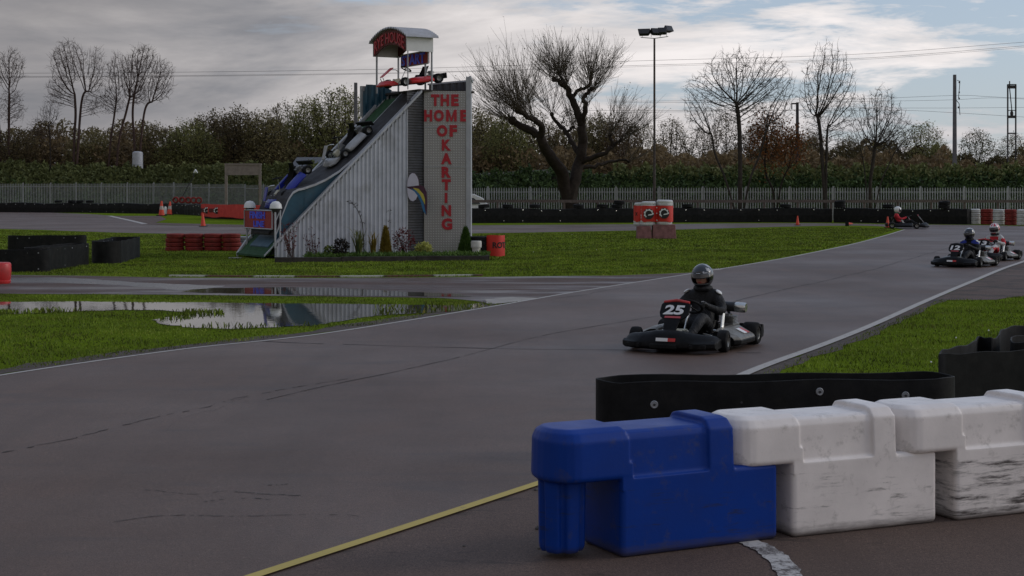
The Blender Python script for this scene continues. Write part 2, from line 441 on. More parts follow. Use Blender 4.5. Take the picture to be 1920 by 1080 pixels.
# ---------------------------------------------------------------- ground sheets
def dens(poly, step=None, jit=0, closed=True):
    out = []
    n = len(poly)
    for i in range(n if closed else n - 1):
        a = poly[i]; b = poly[(i + 1) % n]
        L = math.hypot(b[0] - a[0], b[1] - a[1]); k = max(1, int(L / step)) if step else 1
        for j in range(k):
            t = j / k; x = a[0] + (b[0] - a[0]) * t; y = a[1] + (b[1] - a[1]) * t
            if jit and L > .3: x += random.uniform(-jit, jit); y += random.uniform(-jit, jit) * 1.5
            out.append((x, y))
    return out
def sheet(name, poly, z, m, kind='structure', par=None):
    mb = MB(); mb.add([(x, y, z) for x, y in poly], [tuple(range(len(poly)))])
    o = mb.build(name, m, par)
    if o.data.polygons[0].normal.z < 0: o.data.flip_normals()
    if par is None: tag(o, kind=kind)
    return o
def G(l): return [gp(*p) for p in l]
def poly_line(name, pts, w, z, m, taper=None, jit=0):
    mb = MB(); L = []; R = []
    n = len(pts)
    for i, p in enumerate(pts):
        a = Vector(pts[max(0, i - 1)]); b = Vector(pts[min(n - 1, i + 1)]); d = (b - a).normalized(); q = Vector((-d.y, d.x))
        ww = (w[i] if isinstance(w, list) else w) / 2 * (1 + random.uniform(-jit, jit))
        L.append((p[0] + q.x * ww, p[1] + q.y * ww, z)); R.append((p[0] - q.x * ww, p[1] - q.y * ww, z))
    vs = L + R
    mb.add(vs, [(i, n + i, n + i + 1, i + 1) for i in range(n - 1)])
    o = mb.build(name, m)
    if o.data.polygons[0].normal.z < 0: o.data.flip_normals()
    return tag(o, kind='structure')
def smooth_path(pts, k=8):
    # catmull-rom through 2D points
    out = []; n = len(pts)
    for i in range(n - 1):
        p0 = pts[max(0, i - 1)]; p1 = pts[i]; p2 = pts[i + 1]; p3 = pts[min(n - 1, i + 2)]
        for j in range(k):
            t = j / k
            out.append(tuple(.5 * (2 * p1[c] + (p2[c] - p0[c]) * t + (2 * p0[c] - 5 * p1[c] + 4 * p2[c] - p3[c]) * t * t + (-p0[c] + 3 * p1[c] - 3 * p2[c] + p3[c]) * t ** 3) for c in range(len(p1))))
    out.append(tuple(pts[-1])); return out
LEFT = smooth_path(G([(-900, 868), (-400, 776), (0, 706), (340, 657), (600, 628), (900, 580), (1100, 545), (1340, 507), (1480, 483), (1600, 458), (1660, 442), (1696, 431)]), 8)
RIGHT = smooth_path(G([(2500, 425), (2200, 440), (2000, 470), (1905, 496), (1822, 529), (1735, 566), (1635, 611), (1540, 649), (1420, 693), (1290, 752)]), 8)
YEL = G([(1300, 812), (1015, 908), (490, 1080), (-300, 1340), (-2600, 2060)])
TOP = G([(1690, 421), (1815, 422), (1920, 424), (2500, 428)])
main_poly = LEFT + G([(1672, 424)]) + TOP[0:] + RIGHT + YEL + G([(-3000, 1200)])
g = MB(); g.add([(-900, -40, 0), (900, -40, 0), (900, 1200, 0), (-900, 1200, 0)], [(0, 1, 2, 3)])
tag(g.build('ground', M['grass']), kind='structure')
apron_poly = G([(1290, 752), (1300, 812)]) + YEL[1:] + [(-9, -6), (26, -6), (26, 10.6), (6, 11.2), (2.6, 10.4), (1.6, 13.2)]
sheet('paddock_ground', apron_poly, .004, M['apron'])
sheet('main_track_road', main_poly, .010, M['track'])
FAR_TOP = smooth_path(G([(-500, 396), (0, 397.5), (130, 400), (210, 405), (272, 420), (400, 424), (560, 426), (720, 424), (900, 422.5), (1200, 420.5), (1500, 418.5), (1690, 421)]), 5)
FAR_BOT = smooth_path(G([(1690, 429), (1660, 425), (1600, 423), (1500, 424.5), (1350, 428.5), (1200, 432), (1000, 436), (900, 437.5), (700, 440), (450, 440), (250, 437), (120, 433), (0, 429.5), (-500, 422)]), 5)
far_poly = FAR_TOP + FAR_BOT
sheet('far_track_road', far_poly, .006, M['track'])
link_poly = dens(G([(-500, 511), (0, 515.5), (150, 517.5), (330, 521), (600, 522), (900, 520), (1150, 517), (1290, 512), (1345, 508)]), .6, .03, False) + \
    G([(1200, 534), (1100, 549), (985, 565), (925, 571)]) + dens(G([(895, 565), (820, 559), (600, 556), (300, 553), (0, 551), (-500, 548)]), .5, .04, False)
sheet('link_track_path', link_poly, .0065, M['link'])
verge_poly = dens(G([(1600, 630), (1700, 584), (1822, 532), (1908, 498), (2100, 470), (2300, 462), (2200, 520), (1960, 552), (1860, 562), (1760, 563), (1700, 590)]), .5, .06)
sheet('verge_ground', verge_poly, .006, M['verge'])
gravel_poly = G([(205, 405), (300, 405), (312, 411), (285, 420), (272, 420)])
sheet('gravel_ground', gravel_poly, .010, M['apron'])
sheet('far_verge_ground', G([(272, 421), (400, 425), (560, 427.5), (560, 424), (420, 421), (290, 418)]), .012, M['apron'])
# painted lines
poly_line('white_line', LEFT[3:], [.065 + .03 * min(1, max(0, (p[1] - 15) / 30)) for p in LEFT[3:]], .014, M['line_white'])
poly_line('white_line', RIGHT, .115, .014, M['line_white'])
poly_line('white_line', G([(205, 405), (222, 409), (245, 414), (272, 420.5)]), .35, .018, M['line_white'])
poly_line('white_line', G([(272, 423), (420, 426.5), (560, 429)]), .12, .016, M['line_white'])
poly_line('yellow_line', smooth_path([gp(1020, 906), gp(760, 992), gp(490, 1080), gp(-300, 1340)], 10), .072, .014, M['line_yellow'])
poly_line('dirt_path', [(x - .26, y + .05) for x, y in LEFT[:46]], .42, .004, M['dirt_soil'], jit=.5)
poly_line('dirt_path', [(x + .16, y) for x, y in RIGHT[22:]], .24, .004, M['dirt_soil'], jit=.5)
arc = smooth_path(G([(1395, 1015), (1430, 1030), (1458, 1050), (1478, 1076), (1490, 1110), (1495, 1180)]), 6)
poly_line('white_arc_line', arc, .12, .009, M['arc_white'], jit=.15)
kb = MB(); kp = smooth_path(G([(318, 518.5), (600, 520), (905, 517.5)]), 30)
for i in range(len(kp) - 1):
    a = Vector(kp[i]); b = Vector(kp[i + 1]); c = (a + b) / 2; d = b - a
    kb.box((c.x, c.y, .012), (d.length * .97, .11, .045), 0, Matrix.Rotation(math.atan2(d.y, d.x), 3, 'Z'))
tag(kb.build('kerb', M['kerb']), kind='structure')
# cracks in the asphalt
M['crack'] = mat('open asphalt crack', (.05, .042, .04), .95, 0, .3, 20)
def crack(pxs, w=.012, seg=.08, wob=.03, z=.013, gap=.12):
    p = smooth_path(G(pxs), 6); q = []
    for i in range(len(p) - 1):
        a, b = p[i], p[i + 1]; L = math.hypot(b[0] - a[0], b[1] - a[1]); k = max(1, int(L / seg))
        for j in range(k): q.append((a[0] + (b[0] - a[0]) * j / k, a[1] + (b[1] - a[1]) * j / k))
    mb = MB(); off = 0; pl = None; pr = None
    for i, (x, y) in enumerate(q):
        off = off * .9 + random.uniform(-wob, wob) * 1.1
        ww = w * random.uniform(.3, 1.3)
        l = (x + off - .2 * ww, y + off + ww, z); r = (x + off + .2 * ww, y + off - ww, z)
        if pl and random.random() > gap: mb.add([pl, pr, r, l], [(0, 1, 2, 3)])
        pl, pr = l, r
    tag(mb.build('road_crack', M['crack']), kind='structure')
crack([(-60, 862), (80, 838), (230, 800), (300, 783), (400, 762), (480, 742), (560, 727), (660, 711)], .014, .05, .03, gap=.25)
crack([(500, 752), (640, 720), (760, 695), (900, 662), (1020, 630), (1160, 606), (1260, 590)], .014, .1, .01, gap=.02)
crack([(1330, 578), (1420, 556), (1500, 538), (1600, 515), (1700, 488), (1790, 462)], .03, .12, .03, gap=.1)
crack([(470, 640), (640, 648), (900, 654), (1150, 658), (1300, 662), (1440, 664)], .022, .2, .02, gap=.05)
crack([(265, 921), (330, 927), (375, 930), (430, 924), (500, 931), (570, 933)], .006, .02, .007, gap=.3)
crack([(200, 985), (300, 971), (420, 972), (520, 970), (640, 968), (700, 975)], .005, .02, .006, gap=.3)
crack([(1255, 545), (1180, 540), (1100, 553), (1040, 561)], .02, .1, .04)
crack([(380, 945), (420, 940), (470, 938), (510, 940)], .006, .02, .008, gap=.3)
crack([(470, 745), (440, 755), (405, 772), (380, 775), (340, 790), (300, 812)], .005, .03, .012, gap=.35)
crack([(490, 910), (515, 913), (540, 911)], .010, .02, .01, gap=.2)
# puddles
def blob(pxs, jit=.04, step=.2): return dens(G(pxs), step, jit)
pudA = blob([(-300, 566), (0, 567), (150, 566), (400, 568), (600, 570), (830, 573), (900, 570), (912, 575), (880, 583), (800, 588), (720, 591), (660, 600), (600, 610), (520, 615), (430, 617), (340, 614), (300, 607), (285, 600), (340, 592), (350, 586), (300, 583), (230, 581), (160, 584), (80, 588), (0, 590), (-300, 592)], .05, .16)
sheet('puddle_water', pudA, .008, M['water'])
pudB = blob([(400, 541), (520, 539.5), (640, 541), (760, 548), (860, 552), (890, 557), (800, 557), (600, 554.5), (430, 551), (340, 549), (350, 545)], .05, .2)
sheet('puddle_water', pudB, .010, M['water'])
pudC = blob([(0, 521), (120, 521), (260, 530), (420, 537), (400, 541), (330, 545), (300, 541), (200, 534), (100, 531), (0, 529)], .06, .3)
M['wetfilm'] = mat('wet asphalt film', (.075, .06, .055), .28, 0, .3, 2, 0, .6)
sheet('wet_patch_water', pudC, .008, M['wetfilm'])
sheet('concrete_slab_path', dens(G([(905, 562), (960, 558), (1010, 560), (972, 567), (930, 571), (915, 570)]), .2, .02), .012, M['concrete'])
sheet('concrete_slab_path', G([(430, 483), (455, 482.5), (452, 484.5), (428, 485)]), .01, M['concrete'])
sheet('concrete_slab_path', G([(1322, 505), (1362, 503.5), (1350, 507), (1310, 509)]), .012, M['concrete'])
# ---------------------------------------------------------------- grass blades
def inpoly(x, y, poly):
    P = np.array(poly); n = len(P); r = np.zeros(len(x), bool); j = n - 1
    for i in range(n):
        xi, yi = P[i]; xj, yj = P[j]
        c = ((yi > y) != (yj > y)) & (x < (xj - xi) * (y - yi) / ((yj - yi) + 1e-12) + xi)
        r ^= c; j = i
    return r
def leafmesh(name, C, D, W, m, U=None, parent=None):
    # C base points (n,3), D tip vectors, W half-width vectors -> quads bent; numpy fast
    n = len(C); V = np.empty((n, 4, 3)); V[:, 0] = C - W; V[:, 1] = C + W; V[:, 2] = C + D + W * .35; V[:, 3] = C + D - W * .35
    return fastmesh(name, V.reshape(-1, 3), n, 4, m, parent)
def fastmesh(name, V, n, k, m, parent=None, me_only=False):
    me = bpy.data.meshes.new(name); me.vertices.add(n * k); me.vertices.foreach_set('co', V.astype(np.float32).ravel())
    me.loops.add(n * k); me.loops.foreach_set('vertex_index', np.arange(n * k, dtype=np.int32))
    me.polygons.add(n); me.polygons.foreach_set('loop_start', np.arange(0, n * k, k, dtype=np.int32))
    me.update(); me.materials.append(m)
    if me_only: return me
    o = bpy.data.objects.new(name, me); COL.objects.link(o)
    if parent: o.parent = parent
    return o
def grass(n, box, region, avoid, h=(.03, .08), w=.008, z=0):
    x = np.random.uniform(box[0], box[1], n); y = np.random.uniform(box[2], box[3], n)
    ok = inpoly(x, y, region)
    for a in avoid: ok &= ~inpoly(x, y, a)
    px = 960 + x / y * F; ok &= (px > -120) & (px < 2040)
    x = x[ok]; y = y[ok]; n = len(x)
    C = np.stack([x, y, np.full(n, z)], 1)
    a = np.random.uniform(0, 2 * PI, n); hh = np.random.uniform(h[0], h[1], n)
    clump = .6 + .8 * (np.sin(x * 3.1 + 1.3 * np.sin(y * 2.3)) * np.sin(y * 4.3 + x) * .5 + .5)
    hh *= clump
    D = np.stack([np.cos(a) * hh * .5, np.sin(a) * hh * .5, hh], 1)
    b = np.random.uniform(0, 2 * PI, n); W = np.stack([np.cos(b) * w, np.sin(b) * w, np.zeros(n)], 1)
    return C, D, W
left_grass = G([(-400, 549), (0, 552), (300, 554), (600, 557), (820, 560), (910, 567), (925, 571), (985, 566), (900, 579)]) + [(x - .12 - abs(random.gauss(0, .16)), y + .02) for x, y in LEFT if y < 25][::-1] + G([(-900, 700)])
right_grass = [(x + .13 + abs(random.gauss(0, .07)), y) for x, y in RIGHT if y < 46] + [(1.6, 12.2), (4, 9.9), (26, 10.2), (28, 40)]
sets = [grass(170000, (-16, 3, 12, 28), left_grass, [pudA], (.012, .028), .006),
        grass(260000, (1, 26, 10, 30), right_grass, [verge_poly, apron_poly], (.014, .034), .005)]
up_grass = G([(-300, 430), (0, 431), (250, 439), (700, 442), (1000, 438), (1400, 429), (1600, 426), (1680, 430), (1600, 456), (1480, 481), (1345, 506), (1290, 511), (1150, 516), (900, 519), (600, 521), (330, 520), (0, 514.5), (-300, 512)])
sets.append(grass(150000, (-16, 12, 30, 48), up_grass, [], (.015, .035), .010))
sets.append(grass(170000, (-26, 22, 47, 80), up_grass, [], (.015, .04), .02))
# sparse blades poking through the puddle's edge
x_ = grass(60000, (-10, 1, 19, 26), pudA, [], (.03, .07), .012)
px = 960 + x_[0][:, 0] / x_[0][:, 1] * F; py = 360 + 5184 / x_[0][:, 1]
edge = (np.abs(py - 588) < 4) & (px < 420) | (np.abs(px - 330) < 28) & (np.abs(py - 592) < 8) | (px > 700) & (np.random.rand(len(px)) < .22) | (py > 611) & (np.random.rand(len(px)) < .3)
edge &= np.random.rand(len(px)) < .5
sets.append(tuple(a[edge] for a in x_))
C = np.concatenate([s[0] for s in sets]); D = np.concatenate([s[1] for s in sets]); W = np.concatenate([s[2] for s in sets])
tag(leafmesh('grass', C, D, W, M['blade']), 'short green grass growing beside the track and round the puddle', 'grass', kind='stuff')
# ---------------------------------------------------------------- trees
def rvec(s): return Vector((random.gauss(0, s), random.gauss(0, s), random.gauss(0, s)))
class Tree:
    def __init__(s): s.mb = MB(); s.tips = []; s.tw = MB()
    def limb(s, pts, r0, r1, n=7, rough=.0):
        k = len(pts); rr = [r0 + (r1 - r0) * i / (k - 1) for i in range(k)]
        s.mb.tube(pts, rr, n, caps=False)
    def grow(s, p, d, L, r, lvl, P):
        # one wobbling branch with children
        nseg = P['seg'][lvl]; pts = [p.copy()]; dd = d.normalized()
        for i in range(nseg):
            dd = (dd + rvec(P['wob'][lvl]) + Vector((0, 0, P['up'][lvl]))).normalized()
            pts.append(pts[-1] + dd * (L / nseg))
        rt = max(P['rmin'], r * P['tap'][lvl]); last = lvl == P['lv'] - 1
        rr = [r + (rt - r) * i / nseg for i in range(nseg + 1)]
        s.mb.tube(pts, rr, P['sides'][lvl], caps=False)
        if last: s.tips += pts[1:]; return
        nc = P['kids'][lvl]
        for k in range(nc):
            t = P['from'][lvl] + (1 - P['from'][lvl]) * (k + random.random() * .8) / nc
            x = min(nseg - 1e-3, t * nseg); i = int(x); q = pts[i].lerp(pts[i + 1], x - i)
            ax = (pts[i + 1] - pts[i]).normalized(); side = ax.orthogonal().normalized()
            side = Matrix.Rotation(k * 2.4 + random.uniform(-.5, .5), 3, ax) @ side
            a = P['ang'][lvl] * random.uniform(.75, 1.25)
            nd = ax * math.cos(a) + side * math.sin(a)
            s.grow(q, nd, L * P['len'][lvl] * random.uniform(.7, 1.15) * (1 - .35 * t), max(P['rmin'], rr[i] * P['rat'][lvl]), lvl + 1, P)
        s.grow(pts[-1], dd, L * P['len'][lvl] * (.95 if lvl else P.get('lead', .7)), rt, lvl + 1, P)
def leaves(name, pts, n, spread, size, m, parent, flat=.6):
    P = np.array([tuple(p) for p in pts]); idx = np.random.randint(0, len(P), n)
    C = P[idx] + np.random.normal(0, spread, (n, 3))
    D = np.random.normal(0, 1, (n, 3)); D /= np.linalg.norm(D, axis=1)[:, None]; s = np.random.uniform(.5, 1.2, n)[:, None] * size
    W = np.cross(D, np.random.normal(0, 1, (n, 3))); W /= np.linalg.norm(W, axis=1)[:, None] + 1e-9
    return leafmesh(name, C - D * s / 2, D * s, W * s * flat / 2, m, parent=parent)
BARE = dict(lv=5, seg=[5, 5, 4, 4, 3], wob=[.05, .10, .12, .13, .15], up=[.0, .05, .05, .04, .03], tap=[.45, .45, .5, .6, .8], rmin=.0075,
            sides=[8, 5, 4, 3, 3], kids=[6, 5, 6, 6, 0], **{'from': [.3, .25, .2, .15, 0]}, ang=[.6, .62, .6, .6, .5], len=[.86, .66, .6, .55, .5], rat=[.5, .52, .52, .55, 1])
def P_(**k): d = dict(BARE); d.update(k); return d
def bare_tree(name, trunks, label, m=M['bark'], P=BARE, group=None, leaf=None, top=None, width=None):
    """trunks: (base, direction, length, radius)"""
    r = empty(name, trunks[0][0], label=label, cat='tree', group=group); T = Tree()
    o = Vector(trunks[0][0])
    for b, d, L, rad in trunks: T.grow(Vector(b) - o, Vector(d), L, rad, 0, P)
    if top:
        zs = sorted(p.z for p in T.tips); zm = zs[-4]
        k = ln(o.y, top, o.z) / zm
        kx = k
        if width:
            xs = sorted(p.x for p in T.tips); kx = width / F * o.y / (xs[int(len(xs) * .985)] - xs[int(len(xs) * .015)])
        T.mb.v = [(x * kx, y * kx, z * k) for x, y, z in T.mb.v]; T.tips = [Vector((p.x * kx, p.y * kx, p.z * k)) for p in T.tips]
    T.mb.build('trunk', m, r, smooth=True)
    if leaf: leaves('leaves', T.tips, leaf[0], leaf[1], leaf[2], leaf[3], r)
    return r
# willow with knobbly pollarded limbs, sprays of straight shoots
def willow():
    Y = 95; T = Tree(); o = at(1072, 420, Y); o.z = 0
    def q(px, py, dy=0): v = at(px, py, Y + dy); return v - o
    r = empty('pollarded_willow', o, label='big leaning pollarded willow with thick forked limbs and fine upright shoots', cat='tree')
    L = [([(1073, 420, 0), (1068, 385, 0), (1060, 350, 0), (1050, 320, -.5), (1040, 303, -1), (1024, 285, -1.5), (1014, 262, -2), (1000, 247, -2), (975, 235, -2), (958, 226, -2)], .95, .30),
         ([(1015, 262, -2), (1018, 240, -2.5), (1000, 225, -3), (985, 215, -3), (972, 208, -3)], .42, .2),
         ([(1071, 392, 0), (1072, 360, 0), (1080, 326, .3), (1087, 300, .5), (1091, 275, .5), (1092, 250, .5), (1090, 228, .5), (1080, 203, .5), (1072, 182, .5), (1062, 165, .5), (1050, 155, 0), (1040, 148, 0)], .8, .2),
         ([(1072, 180, .5), (1082, 172, .6), (1093, 166, .6), (1105, 160, .6), (1108, 146, .8)], .25, .13),
         ([(1092, 228, .5), (1098, 200, 0), (1094, 187, 0), (1100, 177, 0), (1110, 168, 0)], .34, .16),
         ([(1062, 165, .5), (1054, 150, .8), (1049, 138, 1)], .2, .14),
         ([(1088, 290, .5), (1075, 270, 1), (1062, 250, 1.5), (1045, 232, 2), (1034, 214, 2)], .35, .16),
         ([(1088, 305, .5), (1110, 295, 0), (1135, 287, -.5), (1150, 275, -.5), (1165, 262, -.5)], .36, .14),
         ([(1080, 318, .5), (1105, 312, 1), (1130, 308, 1.5), (1155, 300, 2), (1180, 303, 2)], .3, .1),
         ([(1150, 275, -.5), (1146, 262, -.5), (1142, 250, -.5)], .2, .14),
         ([(1062, 250, 1.5), (1068, 243, 1.5), (1074, 238, 1.5)], .2, .12)]
    heads = [(958, 226, -2, .9, 15), (972, 208, -3, .9, 22), (985, 215, -3, .5, 12), (1040, 148, 0, .9, 15), (1049, 138, 1, .6, 16), (1108, 146, .8, .6, 16), (1110, 168, 0, .8, 15),
             (1034, 214, 2, .7, 8), (1165, 262, -.5, .8, 12), (1142, 250, -.5, .5, 10), (1180, 303, 2, .6, 5), (1098, 200, 0, .5, 6), (1000, 225, -3, .3, 8), (1074, 238, 1.5, .5, 6), (1062, 160, .5, .4, 8)]
    for pts, r0, r1 in L:
        p = [q(*a) for a in pts]; p = [Vector(v) for v in smooth_path([tuple(v) for v in p], 3)]
        p = [v + rvec(.04) for v in p]
        T.limb(p, r0 * .52, r1 * .62, 9)
        T.mb.ball(p[-1], r1 * .95, 7, 5)
    for (px_, py_, dy, sp, n) in heads:
        b = q(px_, py_, dy)
        out = (px_ - 1075) / 120.0
        for k in range(int(n * 3.2)):
            d = Vector((random.gauss(out * .75, sp * 1.0), random.gauss(0, .6), random.uniform(.5, 1.3))).normalized()
            Ln = min(4.4, max(1.2, (py_ - 58) * Y / F)) * random.uniform(.5, 1.0) * (.72 if px_ > 1120 else 1)
            seg = 6; pts = [b + rvec(.1)]; dd = d
            for i in range(seg):
                dd = (dd + Vector((0, 0, .05)) + rvec(.035)).normalized(); pts.append(pts[-1] + dd * Ln / seg)
            T.tw.tube(pts, [.0145 * (1 - .65 * i / seg) for i in range(seg + 1)], 3, caps=False)
            for j in range(6):
                i = random.randint(1, seg - 1); s0 = pts[i]; e = (dd + rvec(.33)).normalized(); m_ = s0 + e * .4 * Ln * random.uniform(.5, 1) * .6
                e2 = (e + Vector((0, 0, .2)) + rvec(.1)).normalized(); z_ = m_ + e2 * .25 * Ln * random.uniform(.5, 1)
                T.tw.tube([s0, m_, z_], [.0075, .0065, .0045], 3, caps=False)
                T.tips += [z_]
    T.mb.build('trunk', M['bark_pale'], r, smooth=True); T.tw.build('shoots', mat('pale willow shoots', (.085, .066, .045), .9), r)
    leaves('leaves', T.tips, 700, .05, .08, M['leaf_olive'], r)
willow()
def base(px, py_base, Y, z=0): v = at(px, 400, Y); v.z = z; return v

def ln(Y, pyt, z=0): return HC + (HY - pyt) / F * Y - z
def colonize(attr, nodes, par, step, kill, up=.12, wob=.12, iters=260, infl=None):
    """grow a branch skeleton towards attractor points; nodes: list of positions, par: parent indices"""
    A = np.array(attr); P = [np.array(n, float) for n in nodes]; par = list(par)
    best = np.full(len(A), 1e9); bi = np.zeros(len(A), int)
    def upd(k0):
        for k in range(k0, len(P)):
            d = np.linalg.norm(A - P[k], axis=1); m = d < best; best[m] = d[m]; bi[m] = k
    upd(0); alive = np.ones(len(A), bool); nch = {}; kids_ = {}
    for it in range(iters):
        m = alive & (best < (infl or 1e9))
        if not m.any(): break
        V = A[m] - np.array(P)[bi[m]]; V /= np.linalg.norm(V, axis=1)[:, None] + 1e-9
        acc = {}
        for b, v in zip(bi[m], V): acc[b] = acc.get(b, 0) + v
        k0 = len(P)
        for b, v in acc.items():
            if nch.get(b, 0) > 2: best[bi == b] = 1e8; continue
            v = v / (np.linalg.norm(v) + 1e-9) + np.array([0, 0, up]) + np.random.normal(0, wob, 3); v /= np.linalg.norm(v)
            q = P[b] + v * step
            if any(np.linalg.norm(P[c] - q) < step * .45 for c in kids_.get(b, ())):
                v = v + np.random.normal(0, .9, 3); q = P[b] + v / np.linalg.norm(v) * step
            P.append(q); par.append(b); nch[b] = nch.get(b, 0) + 1; kids_.setdefault(b, []).append(len(P) - 1)
        upd(k0); alive &= best > kill
        if len(P) > 12000: break
    return P, par
def skeleton(mb, P, par, r_tip=.008, ex=2.35, rmax=.3, twig=(0, .3), sides=True, tips=None):
    n = len(P); ch = [[] for _ in range(n)]
    for k in range(n):
        if par[k] >= 0: ch[par[k]].append(k)
    w = [0.0] * n
    for k in range(n - 1, -1, -1):
        s_ = sum(w[c] for c in ch[k]); w[k] = s_ if s_ > 0 else r_tip ** ex
        if par[k] >= 0 and par[k] > k: pass
    rad = [min(rmax, x ** (1 / ex)) for x in w]
    roots = [k for k in range(n) if par[k] < 0]; st = [(r, None) for r in roots]
    while st:
        k, pr = st.pop(); chain = [k] if pr is None else [pr, k]
        rr = [rad[k]] * len(chain)
        while ch[k]:
            c = sorted(ch[k], key=lambda q: -rad[q]); st += [(q, k) for q in c[1:]]; k = c[0]; chain.append(k); rr.append(rad[k])
        pts = [Vector(P[q]) for q in chain]
        if len(pts) > 4:      # smooth the path a little
            pts = [pts[0]] + [(pts[i - 1] + pts[i] * 2 + pts[i + 1]) / 4 for i in range(1, len(pts) - 1)] + [pts[-1]]
        m = rr[0]; mb.tube(pts, rr, 9 if m > .1 else 5 if m > .03 else 3, caps=False)
        if tips is not None: tips += pts[len(pts) // 2:]
        d = (pts[-1] - pts[-2]).normalized()
        for _ in range(twig[0]):
            a = pts[random.randint(max(0, len(pts) - 5), len(pts) - 1)]; e = (d + rvec(.45) + Vector((0, 0, .25))).normalized(); L = twig[1] * random.uniform(.5, 1.2)
            mb.tube([a, a + e * L * .5, a + (e + rvec(.12)).normalized() * L], [r_tip * .8, r_tip * .65, r_tip * .4], 3, caps=False)
def ell(c, r, n):
    v = np.random.normal(0, 1, (n, 3)); v /= np.linalg.norm(v, axis=1)[:, None]; v *= (np.random.uniform(0.02, 1, n) ** .42 * (1 + np.clip(np.random.normal(0, .07, n), -.2, .09)))[:, None]
    return np.array(c) + v * np.array(r)
def fan_tree(label, Y, trunks, crowns, m, r0, n=1200, step=.16, kill=.22, twig=(3, .35), z0=0, group=None, leaf=None, name='bare_tree', infl=None, tip=.008, up=.14):
    """trunks: pixel polylines from the foot up; crowns: (px, py, rx, ry) pixel ellipses"""
    k = Y / F; o = at(trunks[0][0][0], 400, Y); o.z = z0; r = empty(name, o, label=label, cat='tree', group=group); T = MB(); tips = []
    A = np.concatenate([ell([(cx_ - 960) * k - o.x, dy, HC + (HY - cy_) * k - z0], [rx * k, rx * k * .8, ry * k], int(n * rx * ry / sum(c[2] * c[3] for c in crowns))) for cx_, cy_, rx, ry, dy in [(c + (0,))[:5] for c in crowns]])
    P = []; par = []
    for tp_ in trunks:
        q = [tuple(at(a, b, Y) - o) for a, b in tp_]; q[0] = (q[0][0], 0, -.05)
        q = smooth_path(q, max(2, int(Vector(q[0]).__sub__(Vector(q[-1])).length / step / (len(q) - 1))))
        dy = random.uniform(-.25, .25)
        for i, v in enumerate(q): par.append(-1 if i == 0 else len(P) - 1); P.append((v[0], v[1] + dy * i / len(q), v[2]))
    P, par = colonize(A, P, par, step, kill, up=up, infl=infl)
    skeleton(T, P, par, tip, rmax=r0, twig=twig, tips=tips)
    T.build('trunk', m, r, smooth=True)
    if leaf: leaves('leaves', tips, leaf[0], leaf[1], leaf[2], leaf[3], r)
    return r
BG = M['bark_grey']; BR = M['bark_red']
fan_tree('tall leafless tree with spreading fan crown just right of the floodlight pole', 94, [[(1387, 394), (1388, 330), (1387, 260), (1384, 215), (1380, 190)], [(1391, 385), (1405, 340), (1424, 290), (1434, 250)], [(1384, 375), (1360, 335), (1342, 290), (1336, 255)]],
         [(1382, 160, 66, 72), (1445, 175, 48, 75), (1318, 195, 42, 62)], BG, .22, 3600, .14, .17, tip=.0085, up=.42)
fan_tree('slender leafless tree with open fan crown, tallest of the right hand row', 94, [[(1549, 394), (1549, 330), (1550, 270), (1552, 235)], [(1549, 285), (1538, 245), (1530, 215)]], [(1552, 185, 56, 104)], BG, .18, 2400, .14, .17, tip=.0085, up=.42)
fan_tree('smaller multi stemmed leafless tree beside the concrete rail mast', 95, [[(1632, 393), (1632, 345), (1638, 300), (1642, 270)], [(1628, 390), (1624, 340), (1619, 295)], [(1636, 385), (1652, 345), (1668, 310)]], [(1645, 225, 52, 62), (1680, 250, 38, 45), (1612, 260, 24, 40)], BG, .13, 2200, .14, .17, tip=.0085, up=.40)
fan_tree('small forked tree with a few rusty orange leaves, between the bare trees', 96, [[(1452, 394), (1450, 360), (1437, 330), (1434, 300)], [(1454, 380), (1465, 345), (1480, 312)]], [(1440, 265, 36, 60), (1478, 275, 34, 48)], M['bark'], .13, 1300, .15, .19, up=.3, leaf=(2600, .30, .15, M['leaf_orange']), name='autumn_tree')
LG = 'leafless trees on the left skyline'
fan_tree('tall forked leafless tree on the far left skyline with dark twisting limbs', 150, [[(137, 330), (139, 260), (141, 215), (139, 175)], [(141, 225), (152, 195), (166, 170)]], [(128, 118, 34, 42), (178, 135, 20, 46), (112, 170, 26, 34), (178, 195, 22, 26)], BR, .26, 3400, .19, .23, (4, .55), 1.5, LG, tip=.0115, up=.40)
fan_tree('leafless tree cut by the left edge of the photo, with reddish twig clusters', 151, [[(16, 330), (16, 250), (16, 175)], [(2, 330), (0, 250), (-8, 185)]], [(22, 128, 26, 34), (22, 200, 26, 34), (-25, 135, 32, 45)], BR, .20, 2800, .19, .23, (4, .55), 1.5, LG, tip=.0115, up=.40)
fan_tree('clump of leafless trees with bushy reddish crowns left of the white tank', 151, [[(200, 330), (207, 270), (214, 220), (219, 185)], [(216, 330), (222, 270), (236, 210), (243, 180)]], [(228, 135, 30, 36), (212, 185, 24, 30), (250, 160, 26, 40)], BR, .19, 3200, .19, .23, (4, .55), 1.5, LG, tip=.0115, up=.40)
fan_tree('leafless tree directly above the white tank with branches spreading right', 149, [[(255, 330), (252, 270), (249, 215), (252, 175)], [(256, 250), (270, 215), (286, 190)]], [(268, 118, 30, 33), (300, 150, 28, 42), (262, 170, 22, 26)], BR, .22, 3000, .19, .23, (4, .55), 1.5, LG, tip=.0115, up=.40)
fan_tree('short thin leafless sapling clump low on the left', 148, [[(95, 330), (94, 270), (92, 235)]], [(92, 215, 20, 26), (70, 240, 16, 20)], M['bark'], .12, 1300, .19, .24, (3, .5), 1.5, LG, tip=.011, up=.4)
